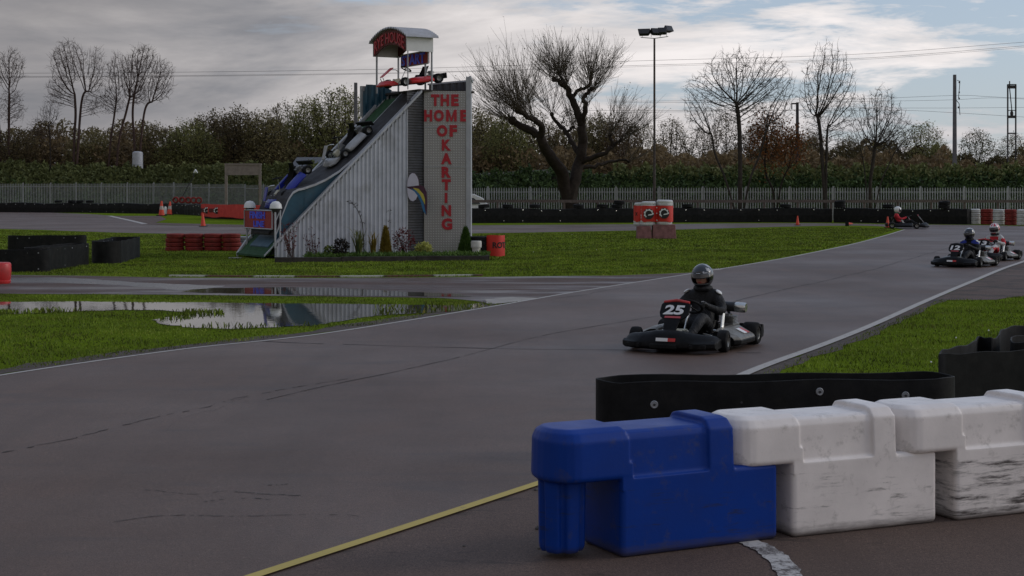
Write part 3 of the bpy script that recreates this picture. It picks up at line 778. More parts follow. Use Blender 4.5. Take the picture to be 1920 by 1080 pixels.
# leafy crowns of the wood behind: prototypes
def proto_tree(kind, lobes, seed, m, bk, nl, size, spread=.28):
    """unit tree 9 m high, about 6.5 m wide; lobes: (x, y, z, rx, rz)"""
    random.seed(seed); np.random.seed(seed)
    r = empty('woodland_tree', (0, 0, -50)); T = MB(); tips = []
    A = np.concatenate([ell((x, y, z), (rx, rx, rz), int(60 * rx * rx * rz) + 30) for x, y, z, rx, rz in lobes])
    P = [(0, 0, -.1), (.03, 0, .5), (.0, .03, 1.0), (.05, 0, 1.5), (.02, 0, 2.0)]; par = [-1, 0, 1, 2, 3]
    if seed % 2: P += [(.5, .3, -.1), (.75, .35, .7), (1.0, .3, 1.4), (1.2, .2, 2.0)]; par += [-1, 5, 6, 7]
    P, par = colonize(A, P, par, .30, .42, up=.1)
    skeleton(T, P, par, .016, rmax=.17, twig=(3, .55), tips=tips)
    T.build('trunk', bk, r, smooth=False)
    leaves('crown', tips, nl, spread, size, m, r)
    return r
PR = [proto_tree('a', [(0, 0, 6.4, 2.2, 2.3), (-1.7, .3, 4.6, 1.7, 1.7), (1.8, -.2, 4.9, 1.8, 1.9), (0, 0, 3.2, 2.6, 1.6)], 11, M['leaf_olive'], M['bark'], 9000, .17),
      proto_tree('b', [(-.8, 0, 6.3, 1.9, 2.4), (1.3, .3, 5.7, 1.9, 2.3), (0, -.4, 3.8, 2.9, 2.0)], 22, M['leaf_dull'], M['bark'], 9000, .17),
      proto_tree('c', [(0, 0, 5.9, 2.4, 2.9), (-1.6, 0, 3.8, 1.8, 1.8), (1.7, .3, 3.9, 1.7, 1.8)], 37, M['leaf_brown'], M['bark_red'], 7500, .16),
      proto_tree('d', [(-.5, 0, 6.9, 1.6, 1.9), (1.3, .2, 5.9, 1.4, 1.7), (-1.8, -.2, 5.0, 1.4, 1.6), (.2, 0, 4.0, 2.4, 1.8)], 41, M['leaf_dull'], M['bark_grey'], 4200, .15, .25),
      proto_tree('e', [(.2, 0, 6.6, 2.0, 2.2), (-1.6, .2, 5.2, 1.6, 1.9), (1.7, .2, 4.6, 1.5, 1.7), (0, 0, 3.4, 2.4, 1.6)], 58, M['leaf_olive'], M['bark'], 4800, .16, .25)]
DESC = ['olive green bushy', 'dull brownish green bushy', 'rust brown thin leaved', 'grey brown sparse', 'pale olive open']
random.seed(3); np.random.seed(3)
used = [False] * 5
def wood(px, top, Y, k, sx, label, z=1.5):
    if px < 720: Y += 14
    H = ln(Y, top, z)
    o = PR[k] if not used[k] else dup(PR[k]); used[k] = True
    o.name = 'woodland_tree'
    place(o, base(px, 0, Y, z), (0, 0, random.uniform(0, 6.28)), None, (sx * H / 9 * 1.12, sx * H / 9 * 1.12, H / 9.0))
    tag(o, label, 'tree', 'trees of the wood behind the fence')
WL = [  # px, top, Y, kind, width, place words
    (-60, 232, 140, 2, 1.1, 'partly cut by the left edge'), (25, 236, 138, 1, 1.1, 'behind the left edge leafless tree'), (85, 226, 142, 2, .9, 'behind the thin saplings'), (170, 238, 140, 1, 1.0, 'between the tall forked tree and the bushy clump'),
    (240, 228, 144, 2, 1.1, 'directly behind the white tank'), (305, 226, 140, 1, 1.0, 'just right of the white tank'), (355, 222, 138, 0, 1.1, 'above the leaning lamp'), (405, 202, 144, 1, 1.05, 'above the grey goalpost sign frame'),
    (452, 196, 140, 1, 1.0, 'right of the grey sign frame top'), (500, 206, 138, 1, 1.1, 'above the lower end of the ramp'), (535, 184, 146, 3, .8, 'with sky showing through, left of the grey mast'), (580, 178, 142, 0, .8, 'left of the grey mast, second from it'),
    (625, 158, 140, 4, 1.0, 'tallest crown just left of the grey mast'), (660, 168, 145, 4, .8, 'immediately behind the grey mast'), (700, 205, 146, 1, 1.0, 'behind the blue panel of the ramp'),
    (905, 195, 132, 1, 1.0, 'right beside the letter tower'), (955, 212, 128, 0, .95, 'under the left shoots of the willow'), (1010, 200, 140, 3, 1.0, 'seen through the willow fork'), (1065, 195, 146, 3, .9, 'straight behind the willow trunk'),
    (1120, 205, 134, 1, .95, 'right behind the willow'), (1165, 215, 132, 2, .9, 'at the willow right side'), (1215, 225, 138, 3, .9, 'behind the floodlight pole'), (1262, 215, 142, 3, .95, 'right of the floodlight pole'),
    (1310, 232, 140, 3, .9, 'left of the double trunked tree'), (1355, 205, 146, 3, .8, 'behind the double trunked tree, tall and thin'), (1420, 226, 138, 2, 1.0, 'behind the rusty leaved tree'), (1470, 238, 134, 2, .9, 'under the small dark rail post'),
    (1520, 240, 140, 2, .9, 'left of the vase shaped bare tree'), (1590, 250, 136, 1, .9, 'right of the vase shaped bare tree'), (1668, 236, 138, 3, .9, 'left half of the rounded pair by the concrete mast'), (1728, 226, 136, 4, 1.15, 'rounded crown directly left of the concrete mast'),
    (1762, 262, 132, 0, .8, 'low bush at the concrete mast foot'), (1835, 240, 136, 4, 1.05, 'between the concrete mast and the metal gantry'), (1905, 246, 138, 3, 1.0, 'behind the metal gantry'), (1975, 235, 140, 1, 1.0, 'cut by the right edge')]
for (px_, top, Y, k, sx, wds) in WL: wood(px_, top, Y, k, sx, DESC[k] + ' tree ' + wds)
# dense undergrowth (nobody could count it)
def thick(name, spans, n, size, m, label, cat):
    Cs = []
    for (p0, p1, Y0, Y1, z0, t0, t1) in spans:
        k = int(n * (p1 - p0) / 2000)
        px_ = np.random.uniform(p0, p1, k); Y = np.random.uniform(Y0, Y1, k); u = (px_ - p0) / (p1 - p0)
        top = HC + (HY - (t0 + (t1 - t0) * u + 9 * np.sin(px_ * .045) + 6 * np.sin(px_ * .13 + 1))) / F * Y
        z = z0 + (top - z0) * np.random.beta(1.3, 1.2, k)
        Cs.append(np.stack([(px_ - 960) / F * Y, Y, z], 1))
    C = np.concatenate(Cs); k = len(C)
    D = np.random.normal(0, 1, (k, 3)); D[:, 2] = np.abs(D[:, 2]) * 1.3; D /= np.linalg.norm(D, axis=1)[:, None]; s = np.random.uniform(.5, 1.3, k)[:, None] * size
    W = np.cross(D, np.random.normal(0, 1, (k, 3))); W /= np.linalg.norm(W, axis=1)[:, None] + 1e-9
    tag(leafmesh(name, C - D * s / 2, D * s, W * s * .28, m), label, cat, kind='stuff')
thick('undergrowth', [(-350, 700, 152, 162, 1.5, 262, 268), (690, 900, 128, 140, 1.5, 266, 268), (870, 1320, 126, 138, 1.5, 275, 285), (1320, 1780, 126, 136, 1.5, 292, 288), (1780, 2150, 128, 136, 1.5, 306, 306)], 90000, .34, M['leaf_brown'], 'dense brown undergrowth filling the wood below the tree crowns', 'undergrowth')
thick('brushwood', [(-350, 700, 158, 170, 1.5, 235, 232), (690, 900, 136, 148, 1.5, 232, 232), (870, 1180, 134, 146, 1.5, 240, 255), (1400, 1760, 134, 146, 1.5, 268, 272), (1780, 2150, 134, 140, 1.5, 292, 288)], 60000, .34, M['leaf_dull'], 'dull green brown brushwood mass further back in the wood', 'brushwood')
# embankment + ivy
BK = [(-320, 345), (0, 340), (120, 338), (300, 336), (500, 338), (880, 345), (1150, 345), (1500, 345), (1920, 345), (2300, 345)]
EB = MB()
FP = [(-700, 134.5, 142), (0, 134, 142), (97, 134, 141), (300, 134, 137), (520, 132, 124), (760, 131, 104), (885, 130, 99), (1300, 130, 97.5), (3200, 130, 96)]
def fline(px_):
    for i in range(len(FP) - 1):
        if FP[i][0] <= px_ <= FP[i + 1][0]: t = (px_ - FP[i][0]) / (FP[i + 1][0] - FP[i][0]); Y = FP[i][2] + (FP[i + 1][2] - FP[i][2]) * t; return Vector(((px_ - 960) / F * Y, Y, 0))
def bankY(px_): return fline(max(-690, min(3190, px_))).y + 3.6
def bank_top(px_):   # pixel height of the bank's crest
    k = [(-400, 322), (0, 318), (40, 309), (60, 318), (300, 322), (500, 318), (620, 318), (880, 322), (980, 316), (1050, 312), (1100, 322), (1920, 322), (2400, 322)]
    for i in range(len(k) - 1):
        if k[i][0] <= px_ <= k[i + 1][0]:
            t = (px_ - k[i][0]) / (k[i + 1][0] - k[i][0]); return k[i][1] + (k[i + 1][1] - k[i][1]) * t
    return 322
rows = []
for i in range(140):
    px_ = -500 + i * 22; Y = bankY(px_); zt = ln(Y + 4, bank_top(px_) + 4)
    r = []
    for (dy, zz) in ((-1.5, 0), (0, .35), (1.5, .62), (3, .9), (4.5, 1.0), (9, 1.0), (40, .8), (120, .5)):
        r.append(((px_ - 960) / F * (Y + dy), Y + dy, zz * zt + (random.uniform(-.12, .12) if 0 < zz < 1 else -.02 if zz == 0 else 0)))
    rows.append(r)
EB.loft(rows, closed=False); o = EB.build('embankment_hill', None or mat('earth and dead grass', (.05, .04, .022), .95, 0, .5, 2, .4), smooth=True); tag(o, kind='structure')
def ivy(name, p0, p1, n, m, size, lo, hi, label, cat, bulge=.5):
    px_ = np.random.uniform(p0, p1, n); u = np.random.beta(1, 1, n) * (hi - lo) + lo
    Y = np.array([bankY(p) for p in px_]); zt = np.array([ln(bankY(p) + 4, bank_top(p)) for p in px_])
    lump = .55 * np.sin(px_ * .11) + .4 * np.sin(px_ * .29 + 2) + .3 * np.sin(px_ * .71)
    z = u * zt * (1 + .08 * lump * (u > .75)); dy = -1.2 + 5 * u ** 1.2 - bulge * np.random.rand(n) * 1.2 + .5 * lump * .6
    C = np.stack([(px_ - 960) / F * (Y + dy), Y + dy, z], 1)
    D = np.random.normal(0, 1, (n, 3)) + np.array([0, -.5, .3]); D /= np.linalg.norm(D, axis=1)[:, None]; s = np.random.uniform(.5, 1.3, n)[:, None] * size
    W = np.cross(D, np.random.normal(0, 1, (n, 3))); W /= np.linalg.norm(W, axis=1)[:, None] + 1e-9
    tag(leafmesh(name, C, D * s, W * s * .38, m), label, cat, kind='stuff')
ivy('ivy', 640, 2050, 48000, M['leaf_ivy'], .22, .1, .96, 'dark green ivy covering the bank behind the right hand fence', 'ivy')
ivy('bramble', 1150, 2050, 9000, M['leaf_hedge'], .24, .85, 1.1, 'pale dry bramble and grass along the top of the bank', 'bramble')
ivy('bramble', -100, 640, 26000, M['leaf_hedge'], .28, .45, 1.12, 'tangled bramble hedge along the top of the left hand bank', 'bramble')
ivy('ivy', -100, 640, 16000, M['leaf_ivy'], .26, .1, .7, 'dark ivy on the bank behind the left hand fence', 'ivy')
# ---------------------------------------------------------------- ramp structure
TH = math.radians(30)
U = Vector((math.cos(TH), math.sin(TH), 0)); WV = Vector((-math.sin(TH), math.cos(TH), 0)); L0 = Vector((-6.35, 41.1, 0)); ZV = Vector((0, 0, 1))
RW = 2.2
def rz(s): return .44 + .967 * s
def R(s, t, z): return U * s + WV * t + ZV * z          # local to the structure's origin
ramp_o = empty('display_ramp_tower', L0, label='tall corrugated metal display ramp with red lettered tower and arched canopy on top', cat='ramp')
def surf(name, prof, t0, t1, m, thick=.04, par=ramp_o, smooth=True):
    mb = MB(); rings = []
    for s, z in prof: rings.append([R(s, t0, z), R(s, t1, z), R(s, t1, z - thick), R(s, t0, z - thick)])
    mb.loft(rings); return mb.build(name, m, par)
def corr_wall(name, s0, s1, t, zb, ztop, m, pitch=.125, d=.03, par=ramp_o, out=-1):
    mb = MB(); s = s0; prof = []
    while s < s1:
        for a, b in ((0, 0), (.30, 0), (.42, 1), (.80, 1), (.92, 0)):
            if s + a * pitch <= s1: prof.append((s + a * pitch, b * d))
        s += pitch
    prof.append((s1, 0))
    r = [[R(a, t + out * b, zb), R(a, t + out * b, ztop(a))] for a, b in prof]
    mb.loft(r, closed=False)
    for a, b in prof: pass
    return mb.build(name, m, par)
M['corr'] = mat('corrugated grey sheet', (.46, .475, .525), .5, .05, .16, 1.6, dirt=.55, dcol=(.19, .18, .17))
M['corr_dark'] = mat('weathered ribbed sheet with painted shade', (.075, .075, .082), .6, .1, .2, 3, dirt=.6)  # dark tone paints in the ribbed recess's shade; other parts only share it
sw = corr_wall('side_wall', 0, 3.96, 0, 0.02, lambda s: rz(s) - .05, M['corr'])
mb = MB()
for i in range(33):
    s = .06 + i * .125
    if s < 3.95: mb.box(R(s, -.055, rz(s) - .10), (.012, .02, .09), 0, Matrix.Rotation(TH, 3, 'Z'))
mb.build('seam_shadow_slips', M['dark_metal'], ramp_o)['kind'] = 'stuff'  # thin dark slips standing in for the seam shadows below the trim
surf('edge_trim', [(-.02, .42), (4.38, rz(4.38))], -.06, .07, M['pale'], .075)
surf('edge_trim', [(-.25, .10), (0, .44), (4.0, rz(4.0) + .05)], RW - .02, RW + .10, M['pale'], .10)
corr_wall('far_wall', 0, 5.2, RW, .02, lambda s: min(rz(s), 4.7) - .05, M['corr'], out=1)
surf('carpet', [(-.28, .10), (-.12, .20), (0, .36), (4.3, rz(4.3) - .08)], .07, RW - .02, M['green_carpet'], .05)
surf('blue_strip', [(-.05, .33), (0.0, .38), (1.2, rz(1.2) - .06)], .35, 1.75, M['blue_panel'], .03)
surf('apron_edge', [(-.28, .115), (0, .39)], .03, .07, M['pale'], .04)
low = [(.05, .66), (.25, 1.22), (.42, 1.62), (.55, 1.80), (.70, 1.88), (.9, 1.92)]
belt = [(.88, 1.92), (1.2, 2.02), (1.5, 2.15), (1.9, 2.38), (2.2, 2.62), (2.45, 2.83), (2.8, rz(2.8) + .02), (4.38, rz(4.38) + .03)]
M['beltmat'] = mat('grey rubber belt', (.024, .021, .024), .75, 0, .25, 4, .1, dirt=.4, dcol=(.02, .02, .02))
mb = MB()
def wid(s): return 1.95 if s < 2.1 else 1.95 - .85 * min(1, (s - 2.1) / .6)
mb.loft([[R(s, .08, z), R(s, wid(s), z), R(s, wid(s), z - .04), R(s, .08, z - .04)] for s, z in belt]); mb.build('belt', M['beltmat'], ramp_o)
mb = MB(); mb.loft([[R(s, .05, z + .01), R(s, .08, z + .01), R(s, .08, z - .05), R(s, .05, z - .05)] for s, z in low + belt])
mb.loft([[R(s, wid(s), z + .012), R(s, wid(s) + .03, z + .012), R(s, wid(s) + .03, z - .05), R(s, wid(s), z - .05)] for s, z in belt]); mb.build('belt_edging', M['pale'], ramp_o)
mb = MB(); mb.loft([[R(s, .08, z), R(s, 1.95, z), R(s, 1.95, z - .03), R(s, .08, z - .03)] for s, z in low]); mb.build('curved_panel', M['beltmat'], ramp_o)
mb = MB(); pp = low + belt[:4]
mb.loft([[R(s, .12, z - .03), R(s, .12, max(rz(s) - .04, .3))] for s, z in pp], closed=False); mb.build('side_panel', M['blue_panel'], ramp_o)
surf('mat_strip', [(.0, .70), (.22, .95), (.3, 1.02)], .45, 1.7, M['beltmat'], .04)
# deck and tower
def X(px_, py_, Y): return at(px_, py_, Y) - L0
mb = MB(); a = R(4.38, .0, 4.66); 
mb.prism([(4.30, .02), (6.1, .02), (6.1, RW), (4.30, RW)], lambda a, b: R(a, b, 4.64), lambda a, b: R(a, b, 4.70)); mb.build('deck', M['wood_dark'], ramp_o)
PY = 43.5
pl = empty('x'); bpy.data.objects.remove(pl)
p0 = X(795, 171, PY); p1 = X(873.5, 478, PY); cx = (p0.x + p1.x) / 2; wz = p1.x - p0.x
mb = MB(); mb.box((0, 0, p0.z / 2), (wz, .05, p0.z)); plate = mb.build('letter_panel', M['plate'], ramp_o); plate.location = (cx, p0.y, 0)
mb = MB(); mb.box((0, 0, 0), (wz, .012, .03)); 
for py_ in (239, 313): 
    q = mb.build('panel_joint', M['galv'], plate) if py_ == 239 else dup(q, plate); q.location = (0, -.032, X(800, py_, PY).z)
def zpx(py_): return X(800, py_, PY).z
words = [('THE', 834.5, 188, 54, 22), ('HOME', 837, 217, 84, 22), ('OF', 838, 245.5, 38, 22), ('K', 837, 272, 17, 21), ('A', 837, 297.5, 20, 21), ('R', 837, 323, 18, 21), ('T', 837, 346.5, 17, 21), ('I', 836.5, 371, 5, 19), ('N', 837, 395, 18, 21), ('G', 838, 420, 20, 22)]
for wd_, px_, py_, w_, h_ in words:
    n_ = len(wd_)
    B_ = .022
    adv = {'THE': [(-18.3, 16), (-.3, 16), (18.5, 14)], 'HOME': [(-34, 15), (-14, 19), (9.5, 20), (33, 14)], 'OF': [(-9, 20), (12, 14)]}.get(wd_, [(0, w_)])
    for ch, (dx_, cw) in zip(wd_, adv):
        mb = MB(); k = PY / F
        if ch == 'M':
            W_, H_ = cw * k / 2, h_ * k / 2; st = W_ * .50
            for pl_ in ([(-W_, -H_), (-W_ + st, -H_), (-W_ + st, H_), (-W_, H_)], [(W_ - st, -H_), (W_, -H_), (W_, H_), (W_ - st, H_)], [(-W_ + st, H_), (-W_ + st, H_ * .2), (-st * .3, -H_), (st * .3, -H_), (W_ - st, H_ * .2), (W_ - st, H_), (0, -H_ * .35)]):
                mb.prism(pl_, lambda a, b: Vector((a, -.025, b)), lambda a, b: Vector((a, 0, b)))
        else: put_text(mb, ch, cw * k, h_ * k, lambda a, b, d: Vector((a, -d, b)), bold=.055, off=.0, thick=.025)
        l = mb.build('letter', M['letter_red'], plate); p = X(px_ + dx_, py_, PY); l.location = (p.x - cx, -.027, p.z)
xe = X(883, 0, PY).x
mb = MB(); mb.box(((p1.x + xe) / 2 + .004, p1.y - .01, 2.53), (xe - p1.x, .09, 5.06)); bevel(mb.build('corner_trim', M['pale'], ramp_o), .008)
# right wall, back wall, parapet (corrugated)
mb = MB(); n_ = 18
r = []
for i in range(n_ * 2 + 1):
    y = p1.y + .04 + i * .06; r.append([(xe - .03 - (.03 if i % 4 in (1, 2) else 0), y, 0), (xe - .03 - (.03 if i % 4 in (1, 2) else 0), y, 5.05)])
mb.loft(r, closed=False); mb.build('end_wall', M['corr'], ramp_o)
yb = p1.y + 2.2; r = []
for i in range(26):
    x = p0.x + .02 + i * (xe - p0.x - .06) / 25; zz = 4.98 + .12 * i / 25; d = .03 if i % 4 in (1, 2) else 0; r.append([(x, yb - d, 0), (x, yb - d, zz)])
mb = MB(); mb.loft(r, closed=False); mb.build('back_wall', M['corr_dark'], ramp_o)
mb = MB(); mb.box(((p0.x + xe) / 2, yb, 5.06), (xe - p0.x + .05, .08, .05), 0, Matrix.Rotation(-.09, 3, 'Y')); mb.box((xe - .03, (p1.y + yb) / 2, 5.06), (.07, 2.2, .05)); mb.build('parapet_cap', M['pale'], ramp_o)
# horizontally ribbed recess
r = []; z = 0; i = 0
a = R(3.95, .03, 0); b = Vector((p0.x + .01, p0.y + .01, 0))
while z < 4.62:
    o_ = .022 if i % 2 else 0; r.append([(a.x, a.y - o_, z), (b.x, b.y + .05 - o_, z)]); r.append([(a.x, a.y - o_, z + .022), (b.x, b.y + .05 - o_, z + .022)]); z += .038; i += 1
mb = MB(); mb.loft(r, closed=False); mb.build('ribbed_wall', M['corr_dark'], ramp_o)
# blue upper flank + grey sheet at the far side
mb = MB(); r = []
for i in range(15):
    s = 3.62 + i * .05; d = .04 if i % 4 in (1, 2) else 0; r.append([R(s, RW + .12 - d, rz(s) - .1), R(s, RW + .12 - d, 4.95 if s > 3.7 else 4.75)])
mb.loft(r, closed=False); mb.prism([(4.3, 3.9), (4.52, 4.1), (4.52, 4.8), (4.3, 4.9)], lambda a, b: R(a, RW + .02, b), lambda a, b: R(a, RW + .06, b))
mb.build('blue_flank', M['blue_panel'], ramp_o)
mb = MB(); mb.box(R(4.7, RW + .03, 4.35), (.42, .04, .85), 0, Matrix.Rotation(TH, 3, 'Z')); mb.build('grey_flank', M['pale'], ramp_o)
mb = MB(); mb.box(R(3.66, RW + .16, 4.45), (.16, .1, .9), 0, Matrix.Rotation(TH, 3, 'Z')); mb.build('flank_post', M['galv'], ramp_o)
# canopy
S0, S1 = 3.91, 4.74
can = empty('canopy'); can.parent = ramp_o
def zarch(t, e=6.14, rise=.30): return e + rise * (1 - ((t - RW / 2) / (RW / 2 + .12)) ** 2)
def zbot(t): return 5.76 + .26 * max(0, 1 - ((t - RW / 2) / (RW / 2 - .12)) ** 2) if .12 < t < RW - .12 else 5.76
mb = MB(); n_ = 24
def facia(mb, s, m):
    top = [R(s, RW * i / n_, zarch(RW * i / n_)) for i in range(n_ + 1)]; bot = [R(s, RW * i / n_, zbot(RW * i / n_)) for i in range(n_ + 1)]
    o = [p + U * .03 for p in top]; q = [p + U * .03 for p in bot]
    mb.loft([[top[i], o[i], q[i], bot[i]] for i in range(n_ + 1)], m=m)
facia(mb, S0, 0); fa = mb.build('fascia', M['dark_board'], can)
mb = MB(); facia(mb, S1 - .03, 0); mb.build('back_fascia', M['dark_board'], can)
for t in (-.02, RW + .0):
    mb = MB(); mb.prism([(S0, 5.76), (S1, 5.76), (S1, 6.15), (S0, 6.15)], lambda a, b: R(a, t - .01, b), lambda a, b: R(a, t + .02, b))
    mb.build('side_board', M['white'], can)
mb = MB(); r = []; k = 0
for i in range(93):
    t = -.14 + (RW + .28) * i / 92; zz = zarch(t, 6.15, .31) + (.045 if i % 4 in (1, 2) else .0) + .02
    r.append([R(S0 - .08, t, zz), R(S1 + .12, t, zz), R(S1 + .12, t, zz - .015), R(S0 - .08, t, zz - .015)])
mb.loft(r); mb.build('roof', M['pale'], can)
mb = MB(); 
def archfn(a, b, d):
    t = RW / 2 - a; u = (b / .36) + .5; zb_ = zbot(t) + .05; zt = zarch(t) - .07
    return R(S0 - d, t, zb_ + (zt - zb_) * u)
put_text(mb, 'RYE HOUSE', 1.98, .36, archfn, bold=.012, off=.004, thick=.02); mb.build('lettering', M['letter_red'], fa)
mb = MB()
for s, t in ((S0 + .06, RW - .12), (S1 - .06, RW - .1), (S0 + .06, .02), (S1 - .02, .02), (S1 - .08, .3)):
    mb.tube([R(s, t, 4.68), R(s, t, 5.8)], .028 if s > 4.2 or t > 1 else .016, 8)
    o = mb.build('canopy_post', M['galv'], ramp_o); mb = MB()
# START board, facing down the ramp
def board(name, s, t0, t1, z0, z1, par):
    mb = MB(); mb.prism([(t0, z0), (t1, z0), (t1, z1), (t0, z1)], lambda a, b: R(s, a, b), lambda a, b: R(s + .03, a, b))
    o = mb.build(name, M['board_red'], par); mb = MB()
    for a, b, c, d in ((t0, z0, t1, z0), (t0, z1, t1, z1), (t0, z0, t0, z1), (t1, z0, t1, z1)):
        mb.tube([R(s - .005, a, b), R(s - .005, c, d)], .018, 4)
    mb.build('frame', M['pale'], o); return o
sb = board('start_board', 4.62, .02, 1.77, 5.44, 5.80, ramp_o)
mb = MB(); put_text(mb, 'START', 1.5, .31, lambda a, b, d: R(4.62 - d, .99 - a, 5.62 + b), bold=.03, off=.004, thick=.015); mb.build('lettering', M['letter_blue'], sb)
fb = board('lower_board', -.06, .02, 2.14, .80, 1.30, ramp_o)
mb = MB(); put_text(mb, 'FINISH', 1.15, .20, lambda a, b, d: R(-.06 - d, 1.12 - a, 1.17 + b), bold=.03, off=.004, thick=.015)
put_text(mb, 'LINE', .8, .17, lambda a, b, d: R(-.06 - d, 1.0 - a, .93 + b), bold=.03, off=.004, thick=.015); mb.build('lettering', M['letter_blue'], fb)
mb = MB()
for t in (.0, 2.16):
    mb.tube([R(0.0, t - .04, .3), R(0.0, t - .04, 1.32)], .03, 6); mb.tube([R(.14, t - .04, .5), R(.14, t - .04, 1.32)], .025, 6)
    for z in (.62, 1.0): mb.tube([R(0, t - .04, z), R(.14, t - .04, z + .3)], .015, 5)
    mb.build('board_post', M['pale'], ramp_o); mb = MB()
for t, zz in ((.02, 1.36), (2.0, 1.36)):
    mb.lathe([(.0, .20), (.09, .18), (.15, .11), (.17, .0), (.15, -.01), (.0, .0)], 14, None, R(.04, t, zz)); l = mb.build('lamp_dome', M['white'], ramp_o, smooth=True); mb = MB()
    mb.lathe([(.0, 0), (.13, 0), (.10, -.10), (.03, -.16), (0, -.16)], 12, None, R(.04, t, zz)); mb.build('lamp_base', M['dark_metal'], l); mb = MB()
# winged sign on the ribbed wall
Yw = 43.05
sg = empty('winged_sign', at(784, 365, Yw), label='small sign with two white petals and a striped wing, on the ribbed wall', cat='sign')
def spx(px_, py_): v = at(px_, py_, Yw) - sg.location; return (v.x, v.z)
def flat(name, pts, m, y=0, th=.02, par=sg):
    mb = MB(); mb.prism([spx(*p) for p in pts], lambda a, b: Vector((a, y - th, b)), lambda a, b: Vector((a, y, b))); return mb.build(name, m, par)
pt = [(763.5, 350), (764, 340), (766, 333), (769, 327.5), (773, 324.5), (778, 325.5), (782, 331), (784.5, 338), (785.5, 347.5), (775, 349)]
pb = [(763.5, 352), (770, 355), (777, 359), (783, 367), (780, 374), (775, 377.5), (770, 376), (766, 370), (764, 361)]
def grow(pts, k): cx_ = sum(p[0] for p in pts) / len(pts); cy_ = sum(p[1] for p in pts) / len(pts); return [(cx_ + (x - cx_) * k, cy_ + (y - cy_) * k) for x, y in pts]
M['plum'] = mat('plum sign edge', (.06, .012, .035), .6, 0, .2, 8); M['sign_blue'] = mat('blue sign stripe', (.02, .14, .3), .5, 0, .1, 8); M['lilac'] = mat('pale lilac board', (.55, .53, .62), .5, 0, .08, 8)
flat('petal_edge', grow(pt, 1.07), M['plum'], 0); flat('petal', pt, M['lilac'], -.02)
flat('petal_edge', grow(pb, 1.07), M['plum'], 0); flat('petal', pb, M['lilac'], -.02)
flat('wing', [(764, 351), (776, 349.5), (788, 347), (795, 350), (800, 360), (801, 380), (800, 404), (796, 399), (790, 378), (783, 366), (774, 357)], M['plum'], -.004)
flat('yellow_stripe', [(774, 352), (785, 354), (794, 364), (797, 374), (797, 384), (792, 374), (786, 363)], M['yellow'], -.024, .006)
flat('blue_stripe', [(770, 353), (780, 357), (788, 366), (795, 382), (799, 402), (794, 397), (789, 379), (783, 367)], M['sign_blue'], -.028, .008)
def pet_text(s, cx_, cy_, rr):
    mb = MB()
    def fn(a, b, d):
        q = a * 2.2; v = at(cx_ + math.sin(q) * rr, cy_ - math.cos(q) * (rr + b * 10), Yw) - sg.location; return Vector((v.x, -.04 - d, v.z))
    put_text(mb, s, 1, .35, fn, bold=.01, off=.001, thick=.004); return mb
# flower bed
bed_px = [(515, 492), (915, 488), (905, 482), (885, 481.5), (760, 483), (620, 486), (520, 488)]
mb = MB(); e = G([(515, 492.5), (640, 491), (780, 489.5), (915, 488.5), (908, 484)])
for i in range(4):
    a = Vector((*e[i], .06)); b = Vector((*e[i + 1], .06)); d = b - a; mb.box((a + b) / 2, (d.length * .995, .08, .14), 0, Matrix.Rotation(math.atan2(d.y, d.x), 3, 'Z') @ Matrix.Rotation(random.uniform(-.02, .02), 3, 'Y'))
bevel(tag(mb.build('bed_edging', M['wood_dark']), 'dark timber sleepers edging the flower bed in front of the ramp', 'bed edging'), .012)
sheet('bed_soil_ground', G([(518, 491.5), (910, 488), (900, 481.5), (760, 483), (520, 487)]), .05, M['dirt_soil'])
n_ = 5200; x = np.random.uniform(-6.4, -.6, n_); y = 39.75 + (x + 6) * .18 + np.random.uniform(0, 1.3, n_); ok = (x > -5.4); x = x[ok]; y = y[ok]; n_ = len(x)
C = np.stack([x, y, np.random.uniform(.04, .16, n_)], 1); D = np.random.normal(0, .035, (n_, 3)); D[:, 2] = np.abs(D[:, 2]) + .02; W = np.cross(D, np.random.normal(0, 1, (n_, 3))); W = W / (np.linalg.norm(W, axis=1)[:, None] + 1e-9) * .018
tag(leafmesh('ground_cover', C, D, W, M['leaf_green']), 'low green ground cover filling the flower bed', 'ground cover', kind='stuff')
def plant_at(name, px_, py_, label, cat='plant'): x, y = gp(px_, py_); return empty(name, (x, y, .03), label=label, cat=cat)
def conifer(px_, py_, h, w, m, label, rz_=0):
    r = plant_at('dwarf_conifer', px_, py_, label, 'shrub'); n = 3800
    z = np.random.beta(1.1, 1.5, n) * h; rad = w / 2 * (1 - (z / h)) ** .75 * (.45 + .55 * np.clip(z / (.12 * h), 0, 1)) * np.random.uniform(.55, 1.1, n); a = np.random.uniform(0, 2 * PI, n)
    C = np.stack([np.cos(a) * rad, np.sin(a) * rad, z], 1); D = np.stack([np.cos(a) * .03, np.sin(a) * .03, np.full(n, .06)], 1) + np.random.normal(0, .012, (n, 3)); W = np.cross(D, np.random.normal(0, 1, (n, 3))); W = W / np.linalg.norm(W, axis=1)[:, None] * .012
    leafmesh('foliage', C, D, W, m, parent=r); mb = MB(); mb.tube([(0, 0, -.03), (0, 0, h * .6)], [.025, .008], 6); mb.build('stem', M['bark'], r); return r
conifer(873, 482, .78, .42, M['leaf_green'], 'bright green upright dwarf conifer at the right foot of the letter tower')
conifer(723, 485, .82, .32, M['leaf_gold'], 'golden brown pointed dwarf conifer in the middle of the flower bed')
